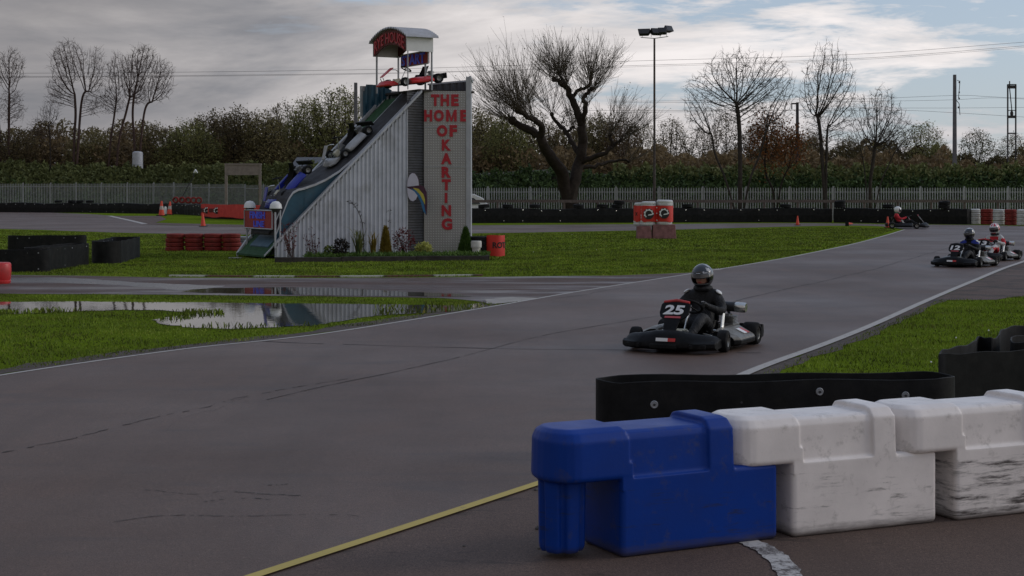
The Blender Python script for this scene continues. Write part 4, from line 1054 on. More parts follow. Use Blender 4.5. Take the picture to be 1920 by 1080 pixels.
def strap(px_, py_, h, n, m, label, spread=.5):
    r = plant_at('strap_leaf_plant', px_, py_, label); mb = MB()
    for i in range(n):
        a = random.uniform(0, 2 * PI); l = h * random.uniform(.55, 1.05); sp = random.uniform(.05, spread) * l; b = Vector((random.uniform(-.06, .06), random.uniform(-.06, .06), 0)); k = 6; wdt = random.uniform(.012, .022)
        vs = []; dr = Vector((math.cos(a), math.sin(a), 0)); sd = Vector((-dr.y, dr.x, 0)); droop = random.random() < .25
        for j in range(k + 1):
            t = j / k; z = l * (math.sin(t * PI * .62) / math.sin(PI * .5) if droop else t ** .9); p = b + dr * sp * t ** 1.8 * (1.5 if droop else 1) + ZV * z; ww = wdt * (1 - t ** 3)
            vs += [p - sd * ww, p + sd * ww]
        mb.add(vs, [(2 * j, 2 * j + 1, 2 * j + 3, 2 * j + 2) for j in range(k)])
    mb.build('leaves', m, r); return r
strap(672, 487, .80, 70, M['leaf_strap'], 'tall clump of green strap leaves left of the flower bed middle')
strap(700, 486, .72, 40, M['leaf_gold'], 'yellowish strap leaves beside the tall green clump')
def bush(name, px_, py_, w, h, n, m, label, size=.05, z0=.05):
    r = plant_at(name, px_, py_, label, 'shrub'); P = np.random.normal(0, 1, (n, 3)); P /= np.linalg.norm(P, axis=1)[:, None]; P *= np.random.uniform(.55, 1.0, n)[:, None]
    C = P * np.array([w / 2, w / 2, h / 2]) + np.array([0, 0, h / 2 + z0]); D = (P + np.random.normal(0, .5, (n, 3))); D /= np.linalg.norm(D, axis=1)[:, None]; D *= size; W = np.cross(D, np.random.normal(0, 1, (n, 3))); W = W / np.linalg.norm(W, axis=1)[:, None] * size * .35
    leafmesh('leaves', C, D, W, m, parent=r); mb = MB()
    for i in range(7):
        q = Vector((random.uniform(-w, w) * .3, random.uniform(-w, w) * .3, h * random.uniform(.6, .9))); mb.tube([(0, 0, -.03), q * .5 + ZV * .05, q], [.012, .009, .004], 5)
    mb.build('stems', M['bark'], r); return r
bush('variegated_bush', 794, 484, .46, .34, 380, M['leaf_varieg'], 'yellow and green variegated bush just left of the letter tower', .075)
bush('dark_bush', 640, 488, .40, .50, 420, M['leaf_dark'], 'dark withered bush beside the tall strap leaf clump', .06)
bush('green_bush', 618, 487, .30, .30, 300, M['leaf_varieg'], 'low yellow green bush left of the dark withered bush', .05)
bush('red_leaf_shrub', 757, 484, .62, .75, 420, M['leaf_red'], 'dark red leaved shrub growing against the ribbed wall', .05)
def twiggy(px_, py_, label, n, h, m, flower=None):
    r = plant_at('twiggy_shrub', px_, py_, label, 'shrub'); mb = MB(); pts = []
    for i in range(n):
        d = Vector((random.gauss(0, .28), random.gauss(0, .2), 1)).normalized(); p = Vector((random.uniform(-.1, .1), 0, 0)); l = h * random.uniform(.45, 1.1); q = [p]
        for j in range(5): d = (d + rvec(.08)).normalized(); p = p + d * l / 5; q.append(p)
        mb.tube(q, [.010, .009, .008, .007, .005, .003], 4); pts += q[2:]
    mb.build('stems', M['bark_red'], r)
    if flower: leaves('leaves', pts[: ], flower, .035, .05, m, r)
    return r
twiggy(545, 489, 'thin red stemmed shrub at the low end of the ramp wall', 12, .95, M['leaf_red'], 240)
twiggy(588, 488, 'second red stemmed shrub, right of the thin one by the ramp wall', 8, .8, M['leaf_red'], 160)
twiggy(742, 485, 'sparse dark stem with seed heads against the corrugated wall', 2, 1.2, M['leaf_dark'], 40)
r = plant_at('seed_stalk', 682, 487, 'tall arching dead flower stalk in front of the corrugated wall'); mb = MB()
arcp = [(682, 480), (682, 455), (680, 420), (674, 402), (668, 390), (660, 381), (650, 378)]; yy = r.location.y
q = [at(a, b, yy) - r.location for a, b in arcp]; mb.tube(q, [.014, .013, .011, .009, .008, .007, .005], 5)
for i in range(26):
    t = random.uniform(2.2, 5.9); k = int(t); p = q[k].lerp(q[k + 1], t - k); mb.tube([p, p + Vector((random.uniform(-.09, .09), random.uniform(-.05, .05), random.uniform(-.05, .08)))], [.004, .009], 4)
mb.build('stalk', M['bark'], r)
# tub and wrapped tyre stack by the tower
x, y = gp(893, 483); mb = MB()
mb.lathe([(0, 0), (.10, 0), (.115, .26), (.115, .30)], 16); mb.lathe([(.145, .28), (.15, .42), (.14, .46), (0, .46)], 16); mb.lathe([(.115, .28), (.145, .28)], 16)
t_ = mb.build('plastic_tub', M['white_plastic'], smooth=True); t_.location = (x, y, .0); tag(t_, 'white plastic tub standing at the right end of the flower bed', 'tub')
# ---------------------------------------------------------------- tyres
def tyre_mesh(R_, wd_, m, name='tyre', low=False):
    r = R_; i_ = R_ * .52; h = wd_ / 2; mb = MB()
    prof = [(i_, -h * .75), (i_ + .02, -h * .95), (r * .82, -h), (r * .95, -h * .85), (r, -h * .5), (r * .985, -h * .08), (r * .96, 0), (r * .985, h * .08), (r, h * .5), (r * .95, h * .85), (r * .82, h), (i_ + .02, h * .95), (i_, h * .75), (i_ + .01, 0), (i_, -h * .75)]
    mb.lathe(prof, 22 if not low else 14); return mb.build(name, m, smooth=True)
def tyre(proto, x, y, z, rot=(0, 0, 0), label='', group=None):
    o = proto if proto.get('fresh', 1) else proto.copy()
    if proto.get('fresh', 1): proto['fresh'] = 0
    else: COL.objects.link(o)
    if 'fresh' in o: del o['fresh']
    if o is proto: proto['fresh'] = 0
    o.name = 'tyre'; place(o, (x, y, z), rot); tag(o, label, 'tyre', group); return o
T_red = tyre_mesh(.29, .135, M['red_tyre']); T_white = tyre_mesh(.32, .215, M['white_tyre']); T_redb = tyre_mesh(.33, .215, M['red_tyre']); T_blk = tyre_mesh(.33, .21, M['tyre']); T_mid = tyre_mesh(.30, .20, M['white_tyre']); T_kart = tyre_mesh(.27, .13, M['tyre'])
place_word = ['leftmost', 'second from left', 'third from left', 'fourth from left']; lay = ['bottom', 'second', 'third', 'top']
for i, px_ in enumerate((329, 364.5, 400, 434)):
    x, y = gp(px_, 470.5)
    for k in range(4): tyre(T_red, x + random.uniform(-.02, .02), y + random.uniform(-.02, .02), .068 + k * .132, (random.uniform(-.02, .02), 0, i), f'{lay[k]} tyre of the {place_word[i]} dark red kart tyre stack on the grass', 'dark red tyre stacks left of the ramp')
gx, gy = gp(455, 469)
T_grey = tyre_mesh(.27, .075, M['galv'])
for k in range(5): tyre(T_grey, gx, gy + .2, .04 + k * .085, (0, 0, k), f'{["bottom","second","middle","fourth","top"][k]} thin grey tyre in the stack behind the ramp foot', 'grey tyres behind the ramp foot')
cols = [(1827, 0), (1850, 1), (1873, 0), (1895, 1), (1918, 0), (1941, 1), (1964, 0)]
nm = ['first', 'second', 'third', 'fourth', 'fifth', 'sixth', 'seventh']
for i, (px_, c) in enumerate(cols):
    x, y = gp(px_, 420.5 + i * .5)
    for k in range(4): tyre(T_redb if c else T_white, x, y, .108 + k * .213, (random.uniform(-.03, .03), random.uniform(-.03, .03), i), f'{lay[k]} {"dark red" if c else "white"} tyre in the {nm[i]} stack from the left by the bend', 'red and white tyre stacks on the bend')
def wrap(name, cyls, z0, z1, m, par=None, a=None):
    # banner skin round the front of a row of cylinders; cyls: (x, y, r); arcs in degrees
    mb = MB(); pts = []
    for (x, y, r, a0, a1) in cyls:
        for j in range(13): q = math.radians(a0 + (a1 - a0) * j / 12); pts.append((x + r * math.cos(q), y + r * math.sin(q)))
    mb.loft([[(p[0], p[1], z0 + .02 * math.sin(i * .7)), (p[0], p[1], z1 + .012 * math.sin(i * .5)), (p[0] * 1, p[1] + .006, z1), (p[0], p[1] + .006, z0)] for i, p in enumerate(pts)]); return mb.build(name, m, par, smooth=True), pts
def along(pts):
    d = [0]
    for i in range(1, len(pts)): d.append(d[-1] + math.hypot(pts[i][0] - pts[i - 1][0], pts[i][1] - pts[i - 1][1]))
    def f(s, off):
        s = max(0, min(d[-1] - 1e-6, s)); i = max(j for j in range(len(d) - 1) if d[j] <= s); t = (s - d[i]) / max(1e-9, d[i + 1] - d[i]); a = pts[i]; b = pts[i + 1]
        nx, ny = (b[1] - a[1]), -(b[0] - a[0]); L = math.hypot(nx, ny) or 1
        return (a[0] + (b[0] - a[0]) * t + nx / L * off, a[1] + (b[1] - a[1]) * t + ny / L * off)
    return f, d[-1]
# black stack with red banner beside the tower
x, y = gp(913, 481.5)
for i, dx_ in enumerate((-.18, .16)):
    for k in range(4): tyre(T_kart, x + dx_ * 1.35, y + i * .05 + .02, .068 + k * .132 + .04, (0, 0, k), f'{lay[k]} black kart tyre of the {["left", "right"][i]} stack under the red banner beside the tower', 'black kart tyre stacks beside the tower')
wb, pts = wrap('wrap_banner', [(x + .216, y + .07, .283, 218, 362)], .03, .60, M['red_banner']); tag(wb, 'red banner wrapped round the black tyre stack, black capitals RO showing', 'banner')
f_, LL = along(pts); mb = MB()
put_text(mb, 'ROTAX', .72, .17, lambda a, b, d: Vector((*f_(a + .36 + .20, .006 + d), .33 + b)), bold=.03, off=.002, thick=.004); mb.build('lettering', M['black_print'], wb)
# gear emblem
def gear(name, c, rad, par, yaw=0, tilt=0):
    o = empty(name, c, (0, 0, yaw)); o.parent = par
    mb = MB(); mb.lathe([(0, 0), (rad, 0), (rad, .012), (0, .012)], 28, Matrix.Rotation(PI / 2, 3, 'X')); mb.build('disc', M['black_print'], o)
    mb = MB(); n = 36; a0, a1 = math.radians(-6), math.radians(232); r0 = rad * .62; r = []
    for i in range(n + 1):
        q = a0 + (a1 - a0) * i / n; ro = rad * (.93 if i % 6 in (0, 1, 2) else .80); r.append([(r0 * math.cos(q), -.020, r0 * math.sin(q)), (ro * math.cos(q), -.020, ro * math.sin(q)), (ro * math.cos(q), -.012, ro * math.sin(q)), (r0 * math.cos(q), -.012, r0 * math.sin(q))])
    mb.loft(r)
    mb.prism([(-.12, -.33), (.60, -.22), (.93, -.05), (.55, -.02), (-.05, -.12)], lambda a, b: Vector((a * rad, -.022, b * rad)), lambda a, b: Vector((a * rad, -.012, b * rad)))
    mb.build('gear', M['white_print'], o); return o
# tall banner-wrapped stacks on pink blocks
x0, Yb = gp(1228, 448); k_ = Yb / F
mb = MB()
for nm_, pa, pb_, tt in (('left', 1195, 1222, 424), ('right', 1224, 1268, 421)):
    w_ = (pb_ - pa) * k_; xx = ((pa + pb_) / 2 - 960) * k_; h_ = (448 - tt) * k_
    mb = MB(); mb.loft([[(-w_ / 2 - .01, -.3, 0), (w_ / 2 + .01, -.3, 0), (w_ / 2 + .01, .3, 0), (-w_ / 2 - .01, .3, 0)], [(-w_ / 2 + .01, -.27, h_), (w_ / 2 - .03, -.27, h_), (w_ / 2 - .03, .27, h_), (-w_ / 2 + .01, .27, h_)]])
    o = mb.build('concrete_block', M['pink_block']); bevel(o, .03, 3); o.location = (xx, Yb + .3, 0); tag(o, f'{nm_} faded pinkish red concrete block under the banner wrapped tyres', 'block', 'pink concrete blocks on the infield grass')
cyl = []
for i, (pa, pb_, tt, bb) in enumerate(((1190, 1203, 380, 421), (1202, 1230.5, 378, 423), (1231, 1262, 375, 420))):
    rr = max((pb_ - pa) * k_ / 2, .29); xx = ((pa + pb_) / 2 - 960) * k_ + (.16 if i == 0 else 0); yy = Yb + .32 + (.32 if i == 0 else 0); zt = HC + (HY - tt) * k_; zb_ = .51 + (0.03 if i == 2 else 0)
    T_mid['fresh'] = T_mid.get('fresh', 1)
    h_ = (zt - zb_) / 4
    for k in range(4):
        t_ = tyre(T_mid, xx + .01 * k, yy, zb_ + h_ * (k + .5), (0, -.03, i), f'{lay[k]} white tyre of the {["small left", "middle", "right"][i]} stack wrapped in the red emblem banner', 'white tyres wrapped in the red emblem banner'); t_.scale = (rr / .30, rr / .30, h_ / .20)
    cyl.append((xx + .02, yy, rr + .015, (185, 268, 0)[0] if i == 0 else 205, 262 if i == 0 else (335 if i == 1 else 362)))
eb, pts = wrap('wrap_banner', cyl, .66, 1.27, M['red_banner']); tag(eb, 'red banner with two black gear emblems wrapped round white tyres on the infield', 'banner')
gear('emblem', (cyl[1][0] - .02, cyl[1][1] - cyl[1][2] - .012, .96), .205, eb, 0); gear('emblem', (cyl[2][0] - .05, cyl[2][1] - cyl[2][2] - .012, .985), .205, eb, .0)
f_, LL = along(pts); mb = MB()
put_text(mb, 'X', .12, .14, lambda a, b, d: Vector((*f_(.22 + a, .006 + d), .95 + b)), bold=.03); mb.build('lettering', M['black_print'], eb)
mb = MB()
for zz in (1.2, .98, .72): mb.ball((cyl[1][0] + .30, cyl[1][1] - .24, zz), (.022, .012, .022), 8, 6)
mb.build('bolt', M['white_print'], eb)
# ---------------------------------------------------------------- belting barriers
def belt_loop(name, path, h, th, label, group=None, bolts=(), z0=0.0, rub='rubber', closed=True, cat='barrier'):
    cx_ = sum(p[0] for p in path) / len(path); cy_ = sum(p[1] for p in path) / len(path)
    r = empty(name, (cx_, cy_, 0), label=label, cat=cat, group=group); P2 = [Vector((p[0] - cx_, p[1] - cy_, 0)) for p in path]; n = len(P2); rings = []
    for i in range(n):
        a = P2[(i - 1) % n] if closed or i else P2[i]; b = P2[(i + 1) % n] if closed or i < n - 1 else P2[i]; t = (b - a).normalized(); q = Vector((t.y, -t.x, 0)) * th
        wv = .006 * math.sin(i * .9); rings.append([P2[i] + ZV * z0, P2[i] + ZV * (h + wv - .004), P2[i] + q * .3 + ZV * (h + wv), P2[i] + q * .7 + ZV * (h + wv), P2[i] + q + ZV * (h + wv - .004), P2[i] + q + ZV * z0])
    if closed: rings.append(rings[0])
    mb = MB(); mb.loft(rings, closed=True, caps=not closed); o = mb.build('belting', M[rub], r, smooth=True)
    for (bx, by, bz, br) in bolts:
        # nearest path segment outward normal
        bp = Vector((bx - cx_, by - cy_, 0)); i = min(range(n), key=lambda j: (P2[j] - bp).length); t = (P2[(i + 1) % n] - P2[(i - 1) % n]).normalized(); q = Vector((t.y, -t.x, 0))
        if (Vector((-cx_, -cy_, 0)) - P2[i]).dot(q) < 0: q = -q
        mb = MB(); Rm = q.to_track_quat('Z', 'Y').to_matrix(); c = P2[i].lerp(bp, 1.0); c = bp + q * (th * .6) + ZV * bz
        if br > .015: mb.lathe([(0, .012), (br * .3, .012), (br * .34, .005), (br * .5, .004), (br * .85, .007), (br, .003), (br, -.004)], 18, Rm, c)
        else: mb.lathe([(0, .012), (br * .7, .009), (br, 0)], 8, Rm, c)
        wz_ = mb.build('bolt', M['galv'], r, smooth=True)
        if br > .02: mb = MB(); mb.lathe([(0, .016), (br * .34, .015), (br * .36, .004)], 6, Rm, c); mb.build('nut', M['dark_metal'], wz_)
    return r
def stadium(a, b, w, n=10, wav=0):
    a = Vector((*a, 0)); b = Vector((*b, 0)); d = (b - a).normalized(); q = Vector((-d.y, d.x, 0)); out = []
    L = (b - a).length; m_ = max(3, int(L / .15))
    for i in range(m_ + 1): out.append(a + d * L * i / m_ - q * w / 2 + q * wav * math.sin(i * .8))
    for i in range(1, n): t = -PI / 2 + PI * i / n; out.append(b + d * math.cos(t) * w / 2 + q * math.sin(t) * w / 2)
    for i in range(m_ + 1): out.append(b - d * L * i / m_ + q * w / 2 + q * wav * math.sin(i * .6 + 1))
    for i in range(1, n): t = PI / 2 + PI * i / n; out.append(a + d * math.cos(t) * w / 2 + q * math.sin(t) * w / 2)
    return [(p.x, p.y) for p in out]
hb = .52; Yf = F * (HC - hb) / (712 - HY)
def tp(px_, py_, h=hb): Y = F * (HC - h) / (py_ - HY); return ((px_ - 960) / F * Y, Y)
A_ = Vector(tp(1150, 710)); B_ = Vector(tp(1730, 704))
A_ += Vector((.03, .0)); pth = stadium((A_.x + .05, A_.y), (B_.x + .02, B_.y + .02), .38, 10, .012)
def front_pt(px_, py_):   # point on the near belt face seen at a pixel
    Y = 10.33 - .0 + (px_ - 1150) * (B_.y - A_.y) / 580; Y = Y - 0; return ((px_ - 960) / F * Y, Y, HC + (HY - py_) / F * Y)
bl = []
for px_, py_ in ((1226, 758), (1389, 754), (1536, 734), (1697, 741)):
    t = (px_ - 1150) / 580; y0 = A_.y + (B_.y - A_.y) * t - .19; bl.append(((px_ - 960) / F * y0, y0 - .002, HC + (HY - py_) / F * y0, .027))
belt_loop('belt_barrier', pth, hb, .013, 'long black rubber belt loop with four washers, behind the blue plastic barrier', 'black belt barriers beside the near track', bl)
h2 = .56
cp = [(1762, 664), (1800, 662), (1860, 659), (1920, 656), (1990, 654), (2080, 650), (2110, 640), (2090, 622), (2000, 608), (1940, 609), (1905, 611), (1884, 616), (1876, 622), (1874, 629), (1862, 634), (1845, 632), (1834, 632), (1828, 640), (1810, 647), (1785, 652), (1768, 657)]
cp2 = [tp(a, b, h2) for a, b in cp]; cp2 = smooth_path(cp2 + [cp2[0]], 5)[:-1]
belt_loop('belt_barrier', cp2, h2, .013, 'crumpled black rubber belt loop with wavy back edge, at the right edge', 'black belt barriers beside the near track', [])
ip = [tp(a, b, h2 - .01) for a, b in ((1895, 632), (1920, 628), (1990, 622), (2060, 622), (2070, 634), (2000, 640), (1920, 642), (1896, 640))]
belt_loop('belt_barrier', smooth_path(ip + [ip[0]], 4)[:-1], h2 - .01, .013, 'folded inner black belt nested inside the crumpled loop at the right edge', 'black belt barriers beside the near track', [])
def far_loop(pa, pb_, w, h, label, nb, rect=False):
    a = Vector(gp(*pa)); b = Vector(gp(*pb_)); d = (b - a).normalized(); q = Vector((-d.y, d.x))
    if q.y < 0: q = -q
    a2 = a + q * w / 2 + d * .12; b2 = b + q * w / 2 - d * .12; bl = []
    for i in range(nb):
        t = (i + .5) / nb; p = a + (b - a) * t - q * .0
        bl.append((p.x, p.y, h - .07, .016)); 
        if i % 2 == 0: bl.append((p.x, p.y, .07, .016))
    return belt_loop('belt_barrier', stadium(tuple(a2), tuple(b2), w, 6, .01), h, .012, label, 'black belt barriers on the left infield', bl)
far_loop((22, 474), (152, 473), .5, .50, 'rearmost black belt loop of the left hand group, a straight box shape', 6)
far_loop((-60, 511), (82, 510), .45, .50, 'nearest black belt loop of the left hand group, behind the red drum', 7)
far_loop((84, 508), (168, 496), .5, .53, 'middle black belt loop of the left hand group with bolts down its corner', 6)
far_loop((172, 494), (214, 482), .7, .56, 'right hand end loop of the left group, its top sagging inwards', 5)
# red drum
x, y = gp(0, 532); mb = MB()
mb.lathe([(0, 0), (.19, 0), (.205, .03), (.205, .06), (.195, .07), (.205, .09), (.215, .25), (.21, .38), (.195, .405), (.17, .415), (0, .415)], 26)
o = mb.build('plastic_drum', M['red_paint'], smooth=True); o.location = (x, y, .004); tag(o, 'red plastic drum standing on the wet path, cut by the left edge', 'drum')
# ---------------------------------------------------------------- perimeter: tyre wall, timber rail, palisade fence
def ground_line(pxs): return [Vector((*gp(*p), 0)) for p in pxs]
WALLS = [('long black belt covered tyre wall along the far left bend', [(-420, 396.5), (-200, 397), (0, 398), (150, 399), (310, 401)]), ('sagging black belt covered wall piece beside the orange cones', [(316, 401.5), (345, 402.5), (378, 405)]),
         ('black belt covered tyre wall behind the red advertising banner', [(380, 409.5), (520, 414), (640, 416)]), ('black belt covered tyre wall behind the letter tower', [(644, 416.5), (760, 418), (884, 418.5)]),
         ('black belt covered tyre wall between the tower and the emblem banner', [(886, 418.5), (1050, 418), (1225, 417.5)]), ('black belt covered tyre wall right of the emblem banner', [(1228, 417.5), (1400, 417), (1560, 417.2)]), ('black belt covered tyre wall ending at the white tyre stacks', [(1563, 417.3), (1700, 419.5), (1813, 421)])]
for lb, pxs in WALLS:
    P2 = ground_line(pxs); o0 = P2[0].copy(); r = empty('tyre_wall', o0, label=lb, cat='tyre wall', group='belt covered tyre walls round the far track'); pts = []
    for i in range(len(P2) - 1):
        n = max(2, int((P2[i + 1] - P2[i]).length / .35))
        for j in range(n): pts.append(P2[i].lerp(P2[i + 1], j / n) - o0)
    pts.append(P2[-1] - o0); mb = MB(); rings = []; hts = []
    for i, p in enumerate(pts):
        t = (pts[min(i + 1, len(pts) - 1)] - pts[max(0, i - 1)]).normalized(); q = Vector((-t.y, t.x, 0)); q = q if q.y > 0 else -q
        h = .84 + .035 * math.sin(i * .37) + random.uniform(-.02, .02); f = .04 * abs(math.sin(i * .9)); hts.append(h)
        rings.append([p + q * f, p + q * (f - .03) + ZV * h * .5, p + q * f + ZV * h * .96, p + q * (f + .05) + ZV * h, p + q * .6 + ZV * (h - .01), p + q * .66 + ZV * h * .9, p + q * .66])
    mb.loft(rings); mb.build('belting', M['rubber'], r)
    mb = MB(); k = 0
    for i in range(2, len(pts) - 1, 3):
        if random.random() < .8: mb.ball(pts[i] + Vector((0, -.03, .72 + random.uniform(-.03, .03))), (.035, .02, .035), 6, 4)
        if random.random() < .3: mb.ball(pts[i] + Vector((0, -.03, .12)), (.03, .02, .03), 6, 4)
    mb.build('bolts', M['steel'], r)['kind'] = 'stuff'
def on_wall(px_, n, lab, pr=None, dz=0, upright=False, grp='loose tyres lying on the far tyre wall'):
    # wall y at this pixel
    for _, w in WALLS:
        if w[0][0] <= px_ <= w[-1][0]:
            for i in range(len(w) - 1):
                if w[i][0] <= px_ <= w[i + 1][0]: t = (px_ - w[i][0]) / (w[i + 1][0] - w[i][0]); py_ = w[i][1] + (w[i + 1][1] - w[i][1]) * t
            x, y = gp(px_, py_); 
            return tyre(pr or T_blk, x, y + .32, .87 + .105 + dz if not upright else .87 + .29, (random.uniform(-.1, .1), random.uniform(-.1, .1), 0) if not upright else (PI / 2, 0, random.uniform(-.3, .3)), lab, grp)
for i, (px_, wds) in enumerate(((107, 'first one on the left stretch'), (133, 'second one on the left stretch'), (148, 'third one on the left stretch'), (166, 'last loose one before the cones'), (907, 'right behind the white car tail'), (952, 'just right of the white car'), (1003, 'left of the willow trunk'), (1085, 'right of the willow trunk'), (1130, 'left of the upright dark lump'), (1158, 'left of the emblem banner'), (1290, 'right of the emblem banner'), (1475, 'below the rusty leaved tree'), (1577, 'right of the vase shaped tree trunk'), (1668, 'left of the far kart driver'))):
    on_wall(px_, i, f'black tyre flat on the far wall, {wds}')
for i, px_ in enumerate((1160, 1575, 1772)): on_wall(px_ + 2, 0, ['upper tyre of the pile left of the emblem banner', 'upper tyre of the small pile right of the vase shaped tree', 'upper tyre of the pile before the first white stack'][i], dz=.21); 
on_wall(1773, 0, 'lower tyre of the pile before the first white stack')
T_rk = tyre_mesh(.27, .24, M['red_tyre'])
for i, px_ in enumerate((328, 340, 351.5, 361.5, 371)): on_wall(px_, 0, f'red tyre standing upright on the wall by the cones, {nm[i]} from the left', T_rk, upright=True, grp='five red tyres in a row on the wall beside the cones')
for p_ in (T_rk, T_blk, T_mid, T_kart, T_red, T_grey, T_white, T_redb): 
    if 'fresh' in p_: del p_['fresh']
for o in bpy.data.objects:
    if 'fresh' in o: del o['fresh']
# banner on the left wall
bp_ = ground_line([(378, 410), (402, 411), (440, 412.5), (480, 414), (525, 415.5)]); o0 = bp_[0].copy(); r = empty('advertising_banner', o0, label='long red banner with black lettering and round gear emblems on the left wall', cat='banner'); mb = MB()
P3 = [(p - o0 + Vector((0, -.22, 0))) for p in bp_]; pts = smooth_path([tuple(p) for p in P3], 8); zt0, zb0 = .98, .16
mb.loft([[(p[0], p[1] + .02 * math.sin(i), zb0 + .05 * math.sin(i * .6)), (p[0], p[1], zt0 + .03 * math.sin(i * .45)), (p[0], p[1] + .02, zt0), (p[0], p[1] + .03, zb0)] for i, p in enumerate(pts)]); mb.build('sheet', M['red_banner'], r)
f_, LL = along([(p[0], p[1]) for p in pts])
for c_, wd_ in ((.34, 'ROTAX'), (1.75 + .4, 'ROTAX')):
    mb = MB(); put_text(mb, wd_, 1.0 if c_ > 1 else .62, .26, lambda a, b, d: Vector((*f_(c_ + a, .03 + d), .58 + b)), bold=.03, thick=.01); mb.build('lettering', M['black_print'], r)
for c_ in (1.25, 3.05): p = f_(c_, .05); gear('emblem', (p[0], p[1], .58), .22, r, 0)
# timber rail fence
rf = empty('timber_rail_fence', (0, 93, 0), label='weathered low timber rail on posts running behind the right hand tyre wall', cat='fence'); mb = MB()
xs0 = (800 - 960) / F * 93; xs1 = (2050 - 960) / F * 93; x = xs0; n = 0
while x < xs1 - 4: 
    mb = MB(); mb.box((x + 2.0, -.06, 1.24 + .01 * (n % 2)), (3.985, .05, .17)); mb.build('rail', M['wood_grey'], rf); x += 4; n += 1
x = xs0 + .25
while x < xs1: mb = MB(); mb.box((x, .03, .64), (.13, .12, 1.28)); mb.build('post', M['wood_grey'], rf); x += 2.02
# palisade fence
fpts = [fline(p) for p in range(-400, 2050, 5)]
pf = empty('palisade_fence', fpts[0], label='grey galvanised palisade fence with pointed pales along the foot of the bank', cat='fence'); o0 = fpts[0].copy()
sx_ = []; acc = 0; cur = fpts[0]; bays = [cur]
for p in fpts[1:]:
    while (p - cur).length >= 2.75: cur = cur + (p - cur).normalized() * 2.75; bays.append(cur)
def top_h(p): return 2.14 if p.x > -8 else 2.14 + min(.42, (-8 - p.x) * .02)
bay_me = {}
for i in range(len(bays) - 1):
    a, b = bays[i], bays[i + 1]; h = round(top_h(a), 1); px_ = 960 + a.x / a.y * F
    ang = math.atan2(b.y - a.y, b.x - a.x)
    if h not in bay_me:
        mb = MB(); n = 17
        for j in range(n):
            x = .16 * (j + .5) + .02; w = .033
            vs = [(x - w, 0, .05), (x, -.012, .05), (x + w, 0, .05), (x - w, 0, h - .08), (x, -.012, h), (x + w, 0, h - .08)]
            mb.add(vs, [(0, 1, 4, 3), (1, 2, 5, 4)])
        for z in (.35, h - .30): mb.box((1.375, .03, z), (2.72, .04, .045))
        o = mb.build('fence_bay', M['galv'], pf); bay_me[h] = o; mb = MB(); mb.box((0, .06, h / 2 + .03), (.09, .07, h + .06)); q_ = mb.build('post', M['galv'], pf); bay_me[(h, 'p')] = q_
    else: o = dup(bay_me[h], pf); q_ = dup(bay_me[(h, 'p')], pf)
    for w_ in (o, q_): w_.location = a - o0; w_.rotation_euler = (0, 0, ang)
# ---------------------------------------------------------------- poles, masts, wires, odds and ends
x, y = gp(1227, 417); Yp = 94; xp = (1227 - 960) / F * Yp; zt = HC + (HY - 72) / F * Yp
r = empty('floodlight_pole', (xp, Yp, 0), label='tall thin pole with a cluster of black floodlights, right of the willow', cat='floodlight'); mb = MB()
mb.tube([(0, 0, 0), (0, 0, 3.2), (.0, 0, 3.25), (0, 0, zt)], [.10, .09, .075, .06], 10); mb.build('pole', mat('brown grey pole', (.07, .055, .045), .6, .3, .2, 4), r, smooth=True)
mb = MB(); mb.tube([(-.85, -.1, zt + .05), (0, 0, zt), (.85, .05, zt + .12)], .025, 6)
for xx in (-.75, -.2, .35, .75): mb.tube([(xx, -.05, zt + .08), (xx, -.05, zt + .30)], .016, 5)
mb.build('cross_bar', M['galv'], r)
def flood(x, w, yaw, tilt, dz):
    mb = MB(); d = .34; h = .42
    mb.loft([[(-w / 2, -.0, h / 2), (w / 2, 0, h / 2), (w / 2, 0, -h / 2), (-w / 2, 0, -h / 2)], [(-w / 2 * .72, d, h / 2 * .55), (w / 2 * .72, d, h / 2 * .55), (w / 2 * .72, d, -h / 2 * .55), (-w / 2 * .72, d, -h / 2 * .55)]])
    o = mb.build('floodlight_head', M['dark_metal'], r); bevel(o, .03); o.location = (x, -.05, zt + .46 + dz); o.rotation_euler = (tilt, 0, yaw)
    mb = MB(); mb.box((0, -.008, 0), (w * .86, .012, h * .8)); g_ = mb.build('glass', M['glass'] if yaw < 1 else M['steel'], o)
flood(-.62, .78, math.radians(165), math.radians(-52), 0); flood(.10, .80, math.radians(195), math.radians(-52), .03); flood(.50, .6, math.radians(170), math.radians(-48), .06); flood(.92, .62, math.radians(40), math.radians(-30), .16)
def mast(px_, top, Y, w, label, m, z0=3.0):
    x = (px_ - 960) / F * Y; zt = HC + (HY - top) / F * Y; r = empty('rail_mast', (x, Y, z0), label=label, cat='mast', group='masts of the railway behind the wood'); mb = MB()
    mb.loft([[(-w / 2 * k, -w / 2 * k, z), (w / 2 * k, -w / 2 * k, z), (w / 2 * k, w / 2 * k, z), (-w / 2 * k, w / 2 * k, z)] for z, k in ((0, 1.15), (zt - z0, .85))]); bevel(mb.build('post', m, r), .02); return r, zt - z0
M['mast'] = mat('concrete mast', (.15, .145, .15), .8, 0, .2, 4); M['mast_dark'] = mat('dark steel mast', (.05, .045, .045), .7, .2, .2, 4)
r, h = mast(1790, 140, 122, .26, 'tall grey concrete rail mast with insulators near the right edge', M['mast'])
mb = MB(); mb.tube([(.2, 0, h - .45), (.42, 0, h - .5), (.30, 0, h - 1.9)], .03, 5); mb.tube([(.1, 0, h - 2.0), (.35, 0, h - 2.3), (.42, 0, h - 3.2)], .03, 5)
for z in (h - .6, h - 1.4, h - 1.9, h - 2.6): mb.ball((.36 if z > h - 2 else .3, 0, z), (.06, .06, .09), 8, 6)
mb.build('insulator', M['mast_dark'], r)
